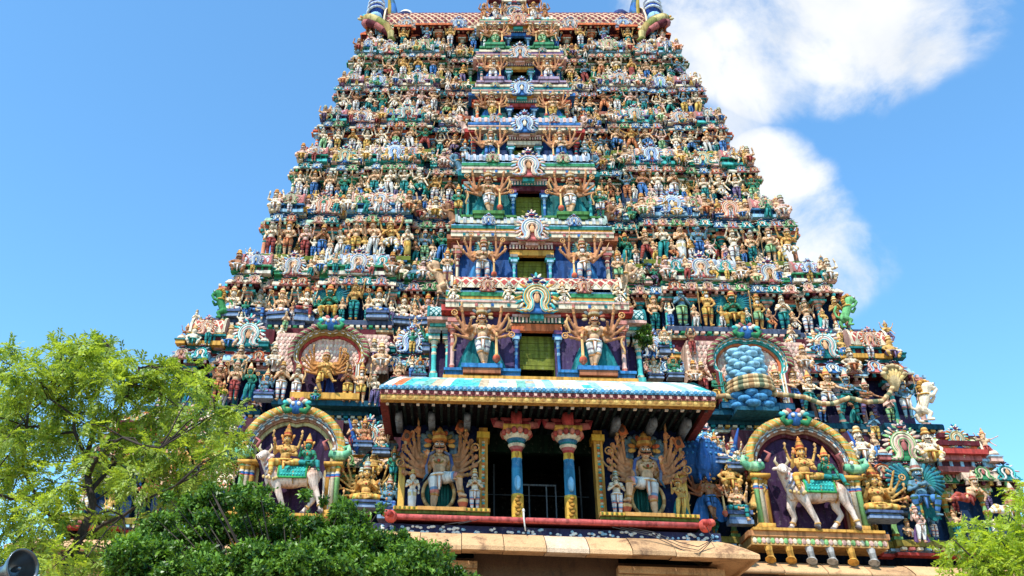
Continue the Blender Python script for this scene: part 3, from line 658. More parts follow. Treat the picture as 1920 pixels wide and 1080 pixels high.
# per storey: plinth bands A B C, ledge lip, wall, eave lip, eave, frieze, upper wall, pavilion base, barrel, pilaster
TP = [  # recessed walls: own hues, deepened so the colour adds to the shade
 dict(A=RED, B=mixc(DBLUE, WHITE, .35), C=srgb(150,132,52), wall=srgb(22,56,92), lip=CREAM, eave=srgb(216,186,160), frieze=GOLD, wall2=srgb(92,50,62), base=LBLUE, base2=ROSE, barrel=[srgb(120,160,110), CREAM], pil=[LGREEN, GOLD]),
 dict(A=CREAM, B=LBLUE, C=srgb(14,84,104), wall=srgb(30,26,66), lip=CREAM, eave=LBLUE, frieze=RED, wall2=MAROON, base=TEAL, base2=GOLD, barrel=[srgb(190,74,60), CREAM], pil=[TEAL, PINK]),
 dict(A=srgb(214,186,140), B=TURQ, C=SLATE, wall=srgb(20,52,90), lip=PINK, eave=CREAM, frieze=TEAL, wall2=srgb(96,50,62), base=GREEN, base2=srgb(216,206,186), barrel=[srgb(150,164,178), srgb(190,196,200)], pil=[TURQ, srgb(214,150,120)]),
 dict(A=CREAM, B=TURQ, C=OLIVE, wall=srgb(16,70,80), lip=CREAM, eave=srgb(160,190,156), frieze=srgb(26,92,120), wall2=srgb(50,60,84), base=srgb(26,92,136), base2=LBLUE, barrel=[srgb(228,190,168), srgb(206,160,140)], pil=[srgb(30,148,142), srgb(226,150,110)]),
 dict(A=CREAM, B=TEAL, C=SLATE, wall=srgb(16,64,100), lip=CREAM, eave=srgb(206,200,176), frieze=TEAL, wall2=srgb(50,66,80), base=srgb(0,130,106), base2=TURQ, barrel=[PINK, CREAM], pil=[GREEN, CREAM]),
 dict(A=CREAM, B=LBLUE, C=OLIVE, wall=srgb(12,56,78), lip=CREAM, eave=srgb(200,186,160), frieze=TEAL, wall2=srgb(50,44,74), base=srgb(90,90,130), base2=TURQ, barrel=[CREAM, srgb(190,150,170)], pil=[LBLUE, ORANGE]),
 dict(A=CREAM, B=TEAL, C=srgb(170,100,72), wall=srgb(18,50,84), lip=CREAM, eave=LBLUE, frieze=GREEN, wall2=srgb(60,44,56), base=srgb(150,110,140), base2=CREAM, barrel=[PINK, srgb(214,206,196)], pil=[TEAL, PINK]),
 dict(A=CREAM, B=TEAL, C=OLIVE, wall=srgb(12,58,66), lip=CREAM, eave=srgb(206,190,168), frieze=TEAL, wall2=srgb(40,70,72), base=srgb(70,150,140), base2=LBLUE, barrel=[srgb(180,190,190), CREAM], pil=[srgb(206,196,180), GREEN]),
 dict(A=CREAM, B=PINK, C=TEAL, wall=srgb(20,20,40), lip=ORANGE, eave=srgb(196,96,70), frieze=CREAM, wall2=MAROON, base=BLUE, base2=PINK, barrel=[MAROON, srgb(236,208,178)], pil=[ORANGE, CREAM]),
]
TO = V((0, YC, 0))
tower = empty('temple_tower', TO, 'towering temple gateway covered in brightly painted plaster figures and tiers', 'temple tower')
def part(name, mb, parent, smooth=False, mat=PAINT, **kw):
    return link(name, mb.mesh(name, mat, smooth, TO), parent, **kw)
def holder(name, parent):
    o = bpy.data.objects.new(name, None); COL.objects.link(o); o.parent = parent; o.empty_display_size = .3; return o

def plan(W, F, B, gap=0):
    pts = []                                            # (x, y, ox, oy): position and the way an outward offset moves it
    fr = [(W, F-.45, 1, -1)]
    last = .45; xs = []
    for a, b, p in reversed(BAYS[:-1]):
        x = b*W
        if gap and a == 0: xs += [(x, F-last, 0, -1), (x, F-p, 0, -1), (gap, F-p, 0, -1)]; last = p; continue
        xs += [(x, F-last, 0, -1), (x, F-p, 0, -1)]; last = p
    right = fr+xs
    pts += [(-x, y, -ox, oy) for x, y, ox, oy in right]+[(x, y, ox, oy) for x, y, ox, oy in reversed(right)]
    pts += [(W, YC-3.2, 1, 0), (W+.4, YC-3.2, 1, 0), (W+.4, YC+3.2, 1, 0), (W, YC+3.2, 1, 0), (W, B, 1, 1), (-W, B, -1, 1),
            (-W, YC+3.2, -1, 0), (-W-.4, YC+3.2, -1, 0), (-W-.4, YC-3.2, -1, 0), (-W, YC-3.2, -1, 0)]
    return pts
def sweep(mb, pl, prof, cols, gap=0):
    n = len(pl); vs = [(x+ox*(q[2] if len(q) > 2 else q[0]), y+oy*q[0], q[1]) for q in prof for x, y, ox, oy in pl]
    fs = []; cs = []
    for i in range(len(prof)-1):
        for k in range(n):
            k2 = (k+1) % n
            if gap and abs(pl[k][0]) <= gap+.01 and abs(pl[k2][0]) <= gap+.01 and pl[k][1] < YC: continue
            fs.append((i*n+k, i*n+k2, i*n+n+k2, i*n+n+k)); cs.append(cols[i])
    mb.add(vs, fs, cs)

# --- ornament meshes -------------------------------------------------------
def omega(s, n=17):
    pts = [(-.56*s-.06, .04), (-.44*s-.03, .0), (-.3*s-.02, .06), (-.27*s, .17)]
    for i in range(n):
        a = R(222-264*i/(n-1)); pts.append((math.cos(a)*.38*s, .47+math.sin(a)*.38*s))
    pts += [(.27*s, .17), (.3*s+.02, .06), (.44*s+.03, .0), (.56*s+.06, .04)]
    return pts
def gable_mb(pal, lo=False):
    m = MB(); k = 10 if lo else 18
    m.prism([(math.cos(2*PI*i/k)*.44, .46+math.sin(2*PI*i/k)*.44) for i in range(k)], -.02, .12, pal[4])
    m.box(-.5, .5, -.04, .1, -.04, .1, pal[4])
    for i, s in enumerate((1, .74, .48) if not lo else (1, .6)):
        pts = [(x, -.06-.03*i, z) for x, z in omega(s, 9 if lo else 17)]
        r = [.025]+[.052]*(len(pts)-2)+[.025]; m.tube(pts, r, 4 if lo else 6, pal[i % 3])
        if not lo: m.tube([(x, y-.05, z) for x, y, z in pts], [.012]+[.022]*(len(pts)-2)+[.012], 5, pal[(i+1) % 3])
    m.ell((0, -.1, .42), (.1, .09, .16), pal[3], 8, 5); m.ell((0, -.13, .58), (.05, .05, .06), pal[3], 7, 5)
    for i in range(7 if lo else 17):
        a = R(-30+240*i/(6 if lo else 16)); q = Matrix.Rotation(-a+.35*(1 if a < PI/2 else -1), 3, 'Y'); m.ell((math.cos(a)*.54, .0, .47+math.sin(a)*.53), (.16, .05, .045), [pal[0], pal[2], pal[1]][i % 3], 6, 4, q)
        if not lo: m.ell((math.cos(a)*.46, -.06, .47+math.sin(a)*.45), (.035,.03,.035), [WHITE, GOLD, RED][i % 3], 5, 4)
    m.ell((0, -.06, 1.04), (.11, .1, .1), pal[5], 8, 5)
    for i in range(5):
        a = R(10+40*i); m.ell((math.cos(a)*.14, -.0, 1.07+math.sin(a)*.14), (.11, .04, .045), [pal[5], pal[2], pal[0]][i % 3], 6, 4, Matrix.Rotation(-a, 3, 'Y'))
    for s in (-1, 1): m.ell((s*.06, -.15, 1.1), (.035, .03, .035), WHITE, 6, 4); m.ell((s*.2, -.06, .96), (.1, .05, .045), pal[5], 6, 4)
    m.box(-.09, .09, -.16, -.1, 1.0, 1.03, RED)
    return m
GP = [[TURQ, WHITE, PINK, TAN, TEAL, SLATE], [PINK, LBLUE, CREAM, TAN, srgb(206,110,104), DBLUE], [ORANGE, CREAM, PINK, TAN, ROSE, SLATE], [LBLUE, WHITE, srgb(130,150,200), CREAM, BLUE, srgb(70,80,110)],
      [LGREEN, CREAM, PINK, ROSE, GREEN, srgb(60,70,90)], [CREAM, PINK, LBLUE, TAN, srgb(210,140,120), SLATE], [TURQ, GOLD, CREAM, TAN, BLUE, DBLUE]]
GMB = [gable_mb(p) for p in GP]; GME = [m.mesh('gable', PAINT, True) for m in GMB]; GLO = [gable_mb(p, True) for p in GP]
for m in GLO: m.arr = None
def pilaster_mb(c, h):
    m = MB(); a, b = c
    m.box(-.17, .17, -.17, .17, 0, .09*h, a)
    m.lathe((0,0,0), [(.13,.09*h),(.15,.14*h),(.11,.18*h),(.105,.5*h),(.12,.53*h),(.105,.56*h),(.1,.64*h),(.15,.68*h),(.11,.71*h),(.17,.79*h),(.19,.81*h)], 10, [b, a, a, b, b, a, b, a, b, a])
    m.box(-.24, .24, -.24, .2, .81*h, .87*h, b); m.box(-.36, .36, -.2, .2, .87*h, .93*h, a); m.box(-.27, .27, -.28, .2, .93*h, h, mixc(a, RED, .5))
    return m
def barrel(mb, x0, x1, y, z, r, cols, mode='rib', nx=None, full=PI, sq=1.0, ns=8):
    L = x1-x0; na = 9
    if mode == 'rib':
        nx = nx or max(6, int(L/.16)); nx += nx % 2
        rings = []
        for i in range(nx+1):
            x = x0+L*i/nx
            for rr in (r*1.0, r*.93) if i % 2 == 0 else (r*.93, r*1.0): rings.append((x+(0 if rr == r else .0), rr))
        rings = [(x0+L*(i+.5*(j))/nx, r if (i % 2 == 0) else r*.93) for i in range(nx) for j in (0, 1.9)]
        vs = [(x, y-math.cos(full*k/na)*rr, z+math.sin(full*k/na)*rr*sq) for x, rr in rings for k in range(na+1)]
        fs = []; cs = []; n1 = na+1
        for i in range(len(rings)-1):
            for k in range(na): fs.append((i*n1+k, i*n1+n1+k, i*n1+n1+k+1, i*n1+k+1)); cs.append(cols[(i//2) % 2])
        mb.add(vs, fs, cs)
    else:                                               # raised diamond scales
        step = r*.3; nx = nx or max(4, int(L/step)); na = ns; step = L/nx
        P = lambda i, k, rr: (x0+L*i/nx, y-math.cos(full*k/na)*rr, z+math.sin(full*k/na)*rr*sq)
        for i in range(nx):
            for k in range(na):
                if (i+k) % 2: continue
                q = [P(i, k+1, r), P(min(i+1, nx), k, r) if k == 0 else P(i+1, k, r), P(i+2 if i+2 <= nx else nx, k+1, r), P(i+1, min(k+2, na), r)]
                c = [sum(p[j] for p in q)/4 for j in range(3)]; cy, cz = c[1]-y, c[2]-z; e = math.hypot(cy, cz) or 1; bz = min(.09*r, step*.45); top = (c[0], c[1]+cy/e*bz, c[2]+cz/e*bz)
                inn = [tuple(p[j]*.72+c[j]*.28+(0, cy/e, cz/e)[j]*.55*bz for j in range(3)) for p in q]
                mb.add(q+inn+[top], [(0,4,5,1),(1,5,6,2),(2,6,7,3),(3,7,4,0),(4,8,5),(5,8,6),(6,8,7),(7,8,4)], [cols[1]]*4+[cols[0]]*4)
        vs = [P(i, k, r*.97) for i in (0, nx) for k in range(na+1)]; n1 = na+1
        mb.add(vs, [(k, n1+k, n1+k+1, k+1) for k in range(na)], cols[1])
    for x, s in ((x0, -1), (x1, 1)):
        k = 12; vs = [(x+s*.05, y-math.cos(PI*i/k)*r*1.12, z+math.sin(PI*i/k)*r*1.12*sq) for i in range(k+1)]+[(x-s*.06, y-math.cos(PI*i/k)*r*1.12, z+math.sin(PI*i/k)*r*1.12*sq) for i in range(k+1)]
        mb.add(vs, [tuple(range(k+1)) if s < 0 else tuple(range(k, -1, -1))]+[(i, i+1, k+2+i, k+1+i) for i in range(k)], [PINK]+[cols[1]]*k)
def vase(mb, x, y, z, s, c): mb.lathe((x,y,z), [(.1*s,0),(.16*s,.08*s),(.2*s,.2*s),(.12*s,.3*s),(.07*s,.36*s),(.1*s,.4*s),(.03*s,.5*s),(.005*s,.6*s)], 8, [c, GOLD, c, GOLD, c])
def pavilion_mb(w, h, d, T, mode='rib'):
    m = MB(); hb = h*.4
    m.box(-w*.5, w*.5, -d*.5, d, 0, hb*.35, T['base2']); m.box(-w*.46, w*.46, -d*.42, d, hb*.35, hb*.7, T['wall2'])
    for i in range(5):
        x = -w*.44+w*.88*i/4; m.box(x-w*.03, x+w*.03, -d*.5, -d*.3, hb*.35, hb*.7, T['base'])
    m.box(-w*.54, w*.54, -d*.62, d, hb*.7, hb*.86, T['base']); m.box(-w*.5, w*.5, -d*.55, d, hb*.86, hb, T['base2'])
    r = min((h-hb)*.62, d*.62); barrel(m, -w*.46, w*.46, .02, hb, r, T['barrel'], mode, None, PI, (h-hb)/r*.92)
    for x in (-w*.3, 0, w*.3) if w > 1.4 else (0,): vase(m, x, .02, h*.93, .45*h/1.5, T['base'])
    for s in (-1, 1):
        if w > 2: m.extend(GLO[(int(w*10)) % 7], Matrix.Translation((s*w*.33, -d*.6, hb*.9)) @ Matrix.Diagonal((w*.16, .3, w*.16, 1)))
    return m

small = {}                                              # stuff parts, per storey
def small_mb(k, key): return small.setdefault((k, key), MB())
PIL_COUNT = 0
storeys = []
DW = [0, .72, .66, .6, .56, .52, .48, .44]
YCB = [0, 33.8, 34.95, 35.7, 37.15, 38.25, 38.85, 39.45]
ZCB = [0, 17.45, 22.2, 26.3, 30.6, 34.3, 37.7, 40.95, 44.3]
BC = [0, 3.75, 3.6, 3.15, 2.85, 2.65, 2.4, 2.2]
CENTRE_STATUES = []
ROWS = {0: 0, 1: 11, 2: 9, 3: 11, 4: 11, 5: 10, 6: 10, 7: 8, 8: 5}
ROWSPOTS = {}
DWARFSPOTS = {}
for k in range(9):
    T = TP[k]; z = ZK[k]; F = FK[k]; W = WK[k]; B = 2*YC-F; h = ZK[k+1]-z
    st = MB()
    gp = 0 if k else 2.14; pl = plan(W, F, B, gp)
    XT = [2.2, 1.8, 1.35, .9, .9, .8, .6, .8, 1][k]
    if k < 8:
        prof = [(-.3, z-.62), (-.04, z-.58), (-.04, z-.47), (-.17, z-.43), (-.17, z-.3), (.03, z-.25), (.03, z-.05), (0, z), (-.85, z, -.6), (-.85, z+.47*h, -.7), (-.06, z+.48*h, -.42*XT), (.0, z+.46*h, -.34*XT), (.03, z+.475*h, -.32*XT), (-.06, z+.525*h, -.42*XT), (-.28, z+.56*h, -.55*XT), (-.3, z+.575*h, -.6*XT), (-.22, z+.585*h, -.55*XT), (-.22, z+.62*h, -.6*XT), (-.75, z+.625*h, -.9), (-.75, z+h-.6, -1.0), (-1.25, z+h-.595, -1.3)]
        cols = [T['A'], T['A'], T['B'], T['B'], T['C'], T['C'], T['C'], T['C'], T['wall'], T['wall2'], T['lip'], T['lip'], T['eave'], T['eave'], T['frieze'], T['frieze'], T['base'], T['base2'], T['wall2'], T['A']]
    else:
        h = 1.9
        prof = [(-.3, z-.62), (-.04, z-.58), (-.04, z-.47), (-.17, z-.43), (-.17, z-.3), (.03, z-.25), (.03, z-.05), (0, z), (-.7, z), (-.7, z+1.55), (.02, z+1.6), (.12, z+1.56), (.12, z+1.72), (-.2, z+1.9), (-.8, z+1.95)]
        cols = [T['A'], T['A'], T['B'], T['B'], T['C'], T['C'], T['C'], T['C'], T['wall'], T['wall2'], T['lip'], T['lip'], T['eave'], T['frieze']]
    if k == 0:                                          # the doorway of the porch runs through the lowest storey
        pass
    sweep(st, pl, prof, cols, gp)
    cz0 = z-.6 if k else z-.6
    if k == 0:
        st.box(-W+1.25, -2.3, F+1.2, B-1.2, cz0, z+h-.61, T['wall']); st.box(2.3, W-1.25, F+1.2, B-1.2, cz0, z+h-.61, T['wall'])
    else: st.box(-W+1.25, W-1.25, F+1.2, B-1.2, cz0+.003, z+(h-.61 if k < 8 else 1.94), T['wall'])
    so = part('storey', st, tower); storeys.append(so)
    # ledge blocks under the figures, lotus petals under the eave, small gables on the eave
    e = small_mb(k, 'eave_ornament')
    sc = {0:.75, 1:.7, 2:.62, 3:.56, 4:.52, 5:.48, 6:.45, 7:.42, 8:.4}[k]
    x = -W+.3; i = 0
    cx = BC[k] if 0 < k < 8 else (6.4 if k == 0 else 1.6)
    while x < W-.45*XT:
        if abs(x) > cx+.2 and x > -W+.45*XT:
            p = proj_at(x/W); g = GLO[rnd.choice([0,1,2,3,4,5,5,1]) if k else rnd.choice([0,4,2])]
            zz = z+.47*h if k < 8 else z+1.6
            e.extend(g, Matrix.Translation((x, F-p-.06, zz)) @ Matrix.Rotation(R(-14), 4, 'X') @ Matrix.Diagonal((sc*rnd.uniform(.85,1.1), sc*.8, sc*rnd.uniform(.75,1), 1)), (rnd.uniform(.8,1.05),)*3)
        x += sc*1.25; i += 1
    # dentils and petals on the plinth
    x = -W+.2; i = 0
    while x < W-.1:
        if abs(x) > cx:
            p = proj_at(x/W); c = [T['lip'], T['base'], CREAM, T['base2']][i % 4]
            e.box(x-.09, x+.09, F-p-.12, F-p+.1, z-.41, z-.31, c)
            e.box(x-.06, x+.06, F-p-.0, F-p+.12, z+.43*h if k < 8 else z+1.5, z+.458*h if k < 8 else z+1.56, [T['eave'], T['pil'][0], MAROON, T['pil'][1]][i % 4])
        x += .3; i += 1
    # main row of figures and the pilasters between them
    if k == 0:
        pmesh = pilaster_mb(T['pil'], .455*h).mesh('pilaster', PAINT)
        for s in (-1, 1):
            for f in (.36, .40, .66, .715, .775, .835, .9, .96): link('pilaster', pmesh, so, (s*f*W, F-proj_at(f)+.5-YC, z))
    if 0 < k:
        n = ROWS[k]; spots = []
        x0f, x1f = ((BC[k]+.75)/W if k < 8 else .22), .965
        for i in range(n): spots.append(x0f+(x1f-x0f)*(i+.35)/(n-.3))
        ROWSPOTS[k] = spots
        ph = .455*h if k < 8 else 1.5
        pmesh = pilaster_mb(T['pil'], ph).mesh('pilaster', PAINT)
        pm2 = pilaster_mb([T['pil'][1], T['pil'][0]], ph).mesh('pilaster', PAINT)
        for s in (-1, 1):
            for i in range(n+1 if k < 8 else n):
                f = (spots[i]+spots[i-1])/2 if 0 < i < n else (spots[0]-(spots[1]-spots[0])*.5 if i == 0 else min(.985, spots[-1]+(spots[1]-spots[0])*.5))
                if k == 1 and .38 < f < .70: continue
                p = proj_at(f)
                if k <= 4: link('pilaster', [pmesh, pm2][i % 2], so, (s*f*W, F-p+.5-YC, z))
                else: small_mb(k, 'pilaster').extend(pilaster_mb(T['pil'] if i % 2 else T['pil'][::-1], ph), Matrix.Translation((s*f*W, F-p+.5, z)))
    # pavilions, gables and lifting dwarfs above the eave
    if k < 8:
        zb = z+.62*h; hh = h*.34; sal = pavilion_mb(.235*W, hh*1.02, .75, T); me = sal.mesh('pavilion_roof', PAINT)
        sm = pavilion_mb(.1*W, hh*.9, .7, dict(T, barrel=[T['barrel'][1], ROSE]) if k > 1 else dict(T, barrel=[srgb(176,74,62), CREAM] if k else [LGREEN, CREAM]), 'scale'); me2 = sm.mesh('corner_pavilion', PAINT)
        for s in (-1, 1):
            if k not in (0, 1):
                link('pavilion_roof', me, so, (s*.545*W, F-.45+.42-YC, zb))
                gi = {2:1, 3:3, 4:3, 5:0, 6:5, 7:4}[k]; link('gable', GME[gi if s > 0 or k != 3 else 5], so, (s*.545*W, F-.45-.02-YC, zb+.1*hh), scale=(hh*.74, .5, hh*.8))
            link('corner_pavilion', me2, so, (s*(.9-.015*XT)*W, F-.45+.42-YC, zb-(.45 if k == 0 else 0))); 
            gi = {0:4, 1:0, 2:1, 3:2, 4:6, 5:5, 6:3, 7:1}[k]
            link('gable', GME[gi], so, (s*.76*W, F-.3-.0-YC, zb+.02*hh), scale=(hh*.7, .5, hh*.76))
            link('gable', GME[(gi+2) % 7], so, (s*(.9-.015*XT)*W, F-.5-YC, zb+.3*hh), scale=(hh*.4, .35, hh*.45))
            xi = (BC[k]/W+.42)/2 if k else .36
            link('gable', GME[(gi+3) % 7], so, (s*xi*W, F+.05-YC, zb+.02*hh), scale=(hh*.6, .5, hh*.68))
            pm = small_mb(k, 'ledge_shrine')
            for f in (.445, .655, .685, .84, .985, xi-.05, xi+.055, .715, .805):
                if f > .97: f = .965-.014*XT
                q = MB(); cc = rnd.choice([T['base'], T['base2'], PINK, CREAM]); q.box(-.5, .5, -.4, .5, 0, .4, cc); q.box(-.6, .6, -.5, .5, .4, .52, T['base']); q.lathe((0,0,.52), [(.42,0),(.5,.15),(.4,.4),(.16,.6),(.05,.75)], 8, [PINK, CREAM, cc])
                pm.extend(q, Matrix.Translation((s*f*W, F-proj_at(f)+.1, zb-.02)) @ Matrix.Scale(.36*h/4, 4))
    DWARFSPOTS[k] = [(.435, .36), (.665, .36), (.69, .35), (.825, .36), (.955-.012*XT, .34), (.335, .3)] if 1 < k < 8 else []
    # central bay
    if 0 < k < 8:
        zc = ZCB[k]; hc = ZCB[k+1]-zc; Yc = YCB[k]; b = BC[k]; dw = DW[k]; fl = Yc+.6; back = F+1.3
        body = MB(); wallc = [0, srgb(84,66,104), srgb(26,80,140), srgb(20,110,112), srgb(20,60,110), srgb(16,84,90), srgb(24,60,110), srgb(20,70,80)][k]; bl = [0, srgb(30,110,160), srgb(40,120,150), srgb(70,120,60), srgb(34,100,150), srgb(20,130,110), srgb(150,130,150), srgb(60,130,90)][k]
        zl = zc+.41*hc; zt = zc+hc-.55
        body.box(-b, -dw-.02, fl, back, zc-.3, zt, wallc); body.box(dw+.02, b, fl, back, zc-.3, zt, wallc); body.box(-dw-.02, dw+.02, fl+.01, back, zl, zt-.004, wallc)
        for s in (-1, 1): body.extend(pilaster_mb([[0, PINK, CREAM, TURQ, TEAL, ORANGE, PINK, WHITE][k], [0, srgb(206,120,96), ROSE, LBLUE, RED, CREAM, TEAL, GREEN][k]], .53*hc), Matrix.Translation((s*(b-.2), fl-.16, zc-.1)) @ Matrix.Diagonal((.8, .8, 1, 1)))
        link('niche_wall', body.mesh('niche_wall', PAINT, False, TO), so)
        rm = MB(); y1 = fl+3.0; ol = srgb(122, 128, 40) if k < 5 else srgb(70, 90, 70)
        rm.add([(-dw, fl+.02, zc-.25), (dw, fl+.02, zc-.25), (dw, y1, zc-.25), (-dw, y1, zc-.25), (-dw, fl+.02, zl), (dw, fl+.02, zl), (dw, y1, zl), (-dw, y1, zl)], [(0,1,2,3), (7,6,5,4), (0,3,7,4), (1,5,6,2), (3,2,6,7)], [SLATE, ol, ol, ol, mul(ol, .9)])
        zs = zc+(zl-zc)*.2
        for i in range(9): zz = zs+(zl-zs)*i/9; rm.box(-dw+.012, dw-.012, fl+.3-.012*(i % 2), fl+.36, zz, zz+(zl-zs)/9-.012, ol)
        link('doorway', rm.mesh('doorway', PAINT, False, TO), so)
        jm = MB()
        for s in (-1, 1): jm.extend(pilaster_mb([BLUE if k % 2 else TURQ, LBLUE], zl-zc+.3), Matrix.Translation((s*(dw+.16), fl-.12, zc-.3)) @ Matrix.Diagonal((.62, .62, 1, 1)))
        jm.box(-dw-.34, dw+.34, fl-.2, fl+.02, zl, zl+.07*hc, [0, ORANGE, GOLD, MAROON, CREAM, RED, GOLD, BLUE][k]); jm.box(-dw-.42, dw+.42, fl-.26, fl+.02, zl+.07*hc, zl+.13*hc, [0, DGREEN, MAROON, TEAL, MAROON, TEAL, DBLUE, DBLUE][k])
        for i in range(14): jm.box(-dw-.36+(2*dw+.72)*i/14, -dw-.36+(2*dw+.72)*(i+.55)/14, fl-.29, fl-.25, zl+.075*hc, zl+.125*hc, CREAM if i % 2 else PINK)
        jm.box(-dw-.3, dw+.3, fl-.3, fl+.02, zl+.13*hc, zl+.155*hc, PINK)
        link('door_frame', jm.mesh('door_frame', PAINT, False, TO), so)
        ped = MB()
        ped.box(-b-.15, b+.15, Yc-.35, back-.01, zc-.66, zc-.5, CREAM if k > 1 else GOLD); ped.box(-b-.06, -dw-.05, Yc-.2, fl+.3, zc-.42, zc-.26, bl); ped.box(dw+.05, b+.06, Yc-.2, fl+.3, zc-.42, zc-.26, bl)
        ped.box(-b-.12, -dw-.04, Yc-.28, fl+.25, zc-.26, zc-.14, mul(bl, 1.3)); ped.box(dw+.04, b+.12, Yc-.28, fl+.25, zc-.26, zc-.14, mul(bl, 1.3))
        xs = (dw+.2+b)/2
        for s in (-1, 1):
            ped.box(s*xs-.75*hc/4.7, s*xs+.75*hc/4.7, Yc-.42, fl-.1, zc-.42, zc-.2, BROWN if k == 1 else bl); ped.box(s*xs-.82*hc/4.7, s*xs+.82*hc/4.7, Yc-.48, fl-.1, zc-.2, zc-.02, mul(bl, 1.25))
        link('pedestal', ped.mesh('pedestal', PAINT, False, TO), so)
        CENTRE_STATUES.append((k, xs, Yc+.15, zc, .565*hc))
        co = MB(); zz = zc+.565*hc; y0 = fl
        for i, (dz, o, c) in enumerate(((.035, .18, RED if k % 2 else ROSE), (.05, .55, CREAM), (.018, .6, PINK), (.03, .42, [0,TURQ,PINK,TEAL,LBLUE,GREEN,PINK,LBLUE][k]), (.045, .3, GOLD if k < 3 else CREAM), (.04, .34, [0, GREEN, srgb(20,120,110), GREEN, BLUE, TEAL, PURPLE, GREEN][k]), (.03, .22, LBLUE))):
            co.box(-b-.12, b+.12, y0-o, y0+.5-.003*i, zz, zz+dz*hc-.002, c)
            if i == 1:
                for j in range(22):
                    xx = -b+2*b*(j+.5)/22
                    if j % 2: co.box(xx-.06, xx+.06, y0-o-.03, y0-o+.1, zz+.01*hc, zz+.04*hc, [ROSE, TEAL, BLUE][j % 3])
            zz += dz*hc
        for s in (-1, 1):
            for xx in (s*b*.55, ): co.extend(GMB[(k+1) % 7], Matrix.Translation((xx, y0-.36, zz-.02*hc)) @ Matrix.Scale(.125*hc, 4))
        for s in (-1, 1): co.box(s*b-.3, s*b+.3, y0-.5, y0+.4, zc+.57*hc, zc+.63*hc, [0,RED,BROWN,TEAL,RED,BLUE,PINK,CREAM][k])
        link('cornice', co.mesh('cornice', PAINT, False, TO), so)
        ba = MB(); mode = 'scale' if k == 1 else 'rib'; cb = [0, [srgb(176,70,60), CREAM], [srgb(190,192,190), srgb(150,170,160)], [srgb(196,190,196), srgb(140,160,176)], [PINK, srgb(160,176,200)], [CREAM, srgb(190,150,160)], [CREAM, srgb(60,130,90)], [srgb(170,196,206), CREAM]][k]
        r = .145*hc; ba.box(-b+.15, b-.15, fl-.05, fl+.9, zz, zz+.045*hc, [0,DBLUE,TEAL,BLUE,GREEN,BLUE,PURPLE,PURPLE][k]); barrel(ba, -b+.12, b-.12, fl+.35, zz+.02*hc, r, cb, mode, None, PI, 1.15)
        link('barrel_roof', ba.mesh('barrel_roof', PAINT, False, TO), so)
        gw = .29*hc; link('gable', GME[[0, 6, 1, 1, 3, 3, 5, 2][k]], so, (0, Yc-.05-YC, zc+.55*hc), scale=(gw*1.02, gw*.6, gw*1.08))
        cen = MB(); cen.box(-.28, .28, Yc+.1, fl+.2, zc+.5*hc, zc+.6*hc, TURQ if k % 2 else PINK); cen.box(-.62, .62, Yc-.05, fl+.2, zc+.56*hc, zc+.6*hc, GOLD if k % 2 else CREAM)
        link('gable_bracket', cen.mesh('gable_bracket', PAINT, False, TO), so)
for (k, key), m in sorted(small.items()):
    o = part(key, m, storeys[k]); o['kind'] = 'stuff'

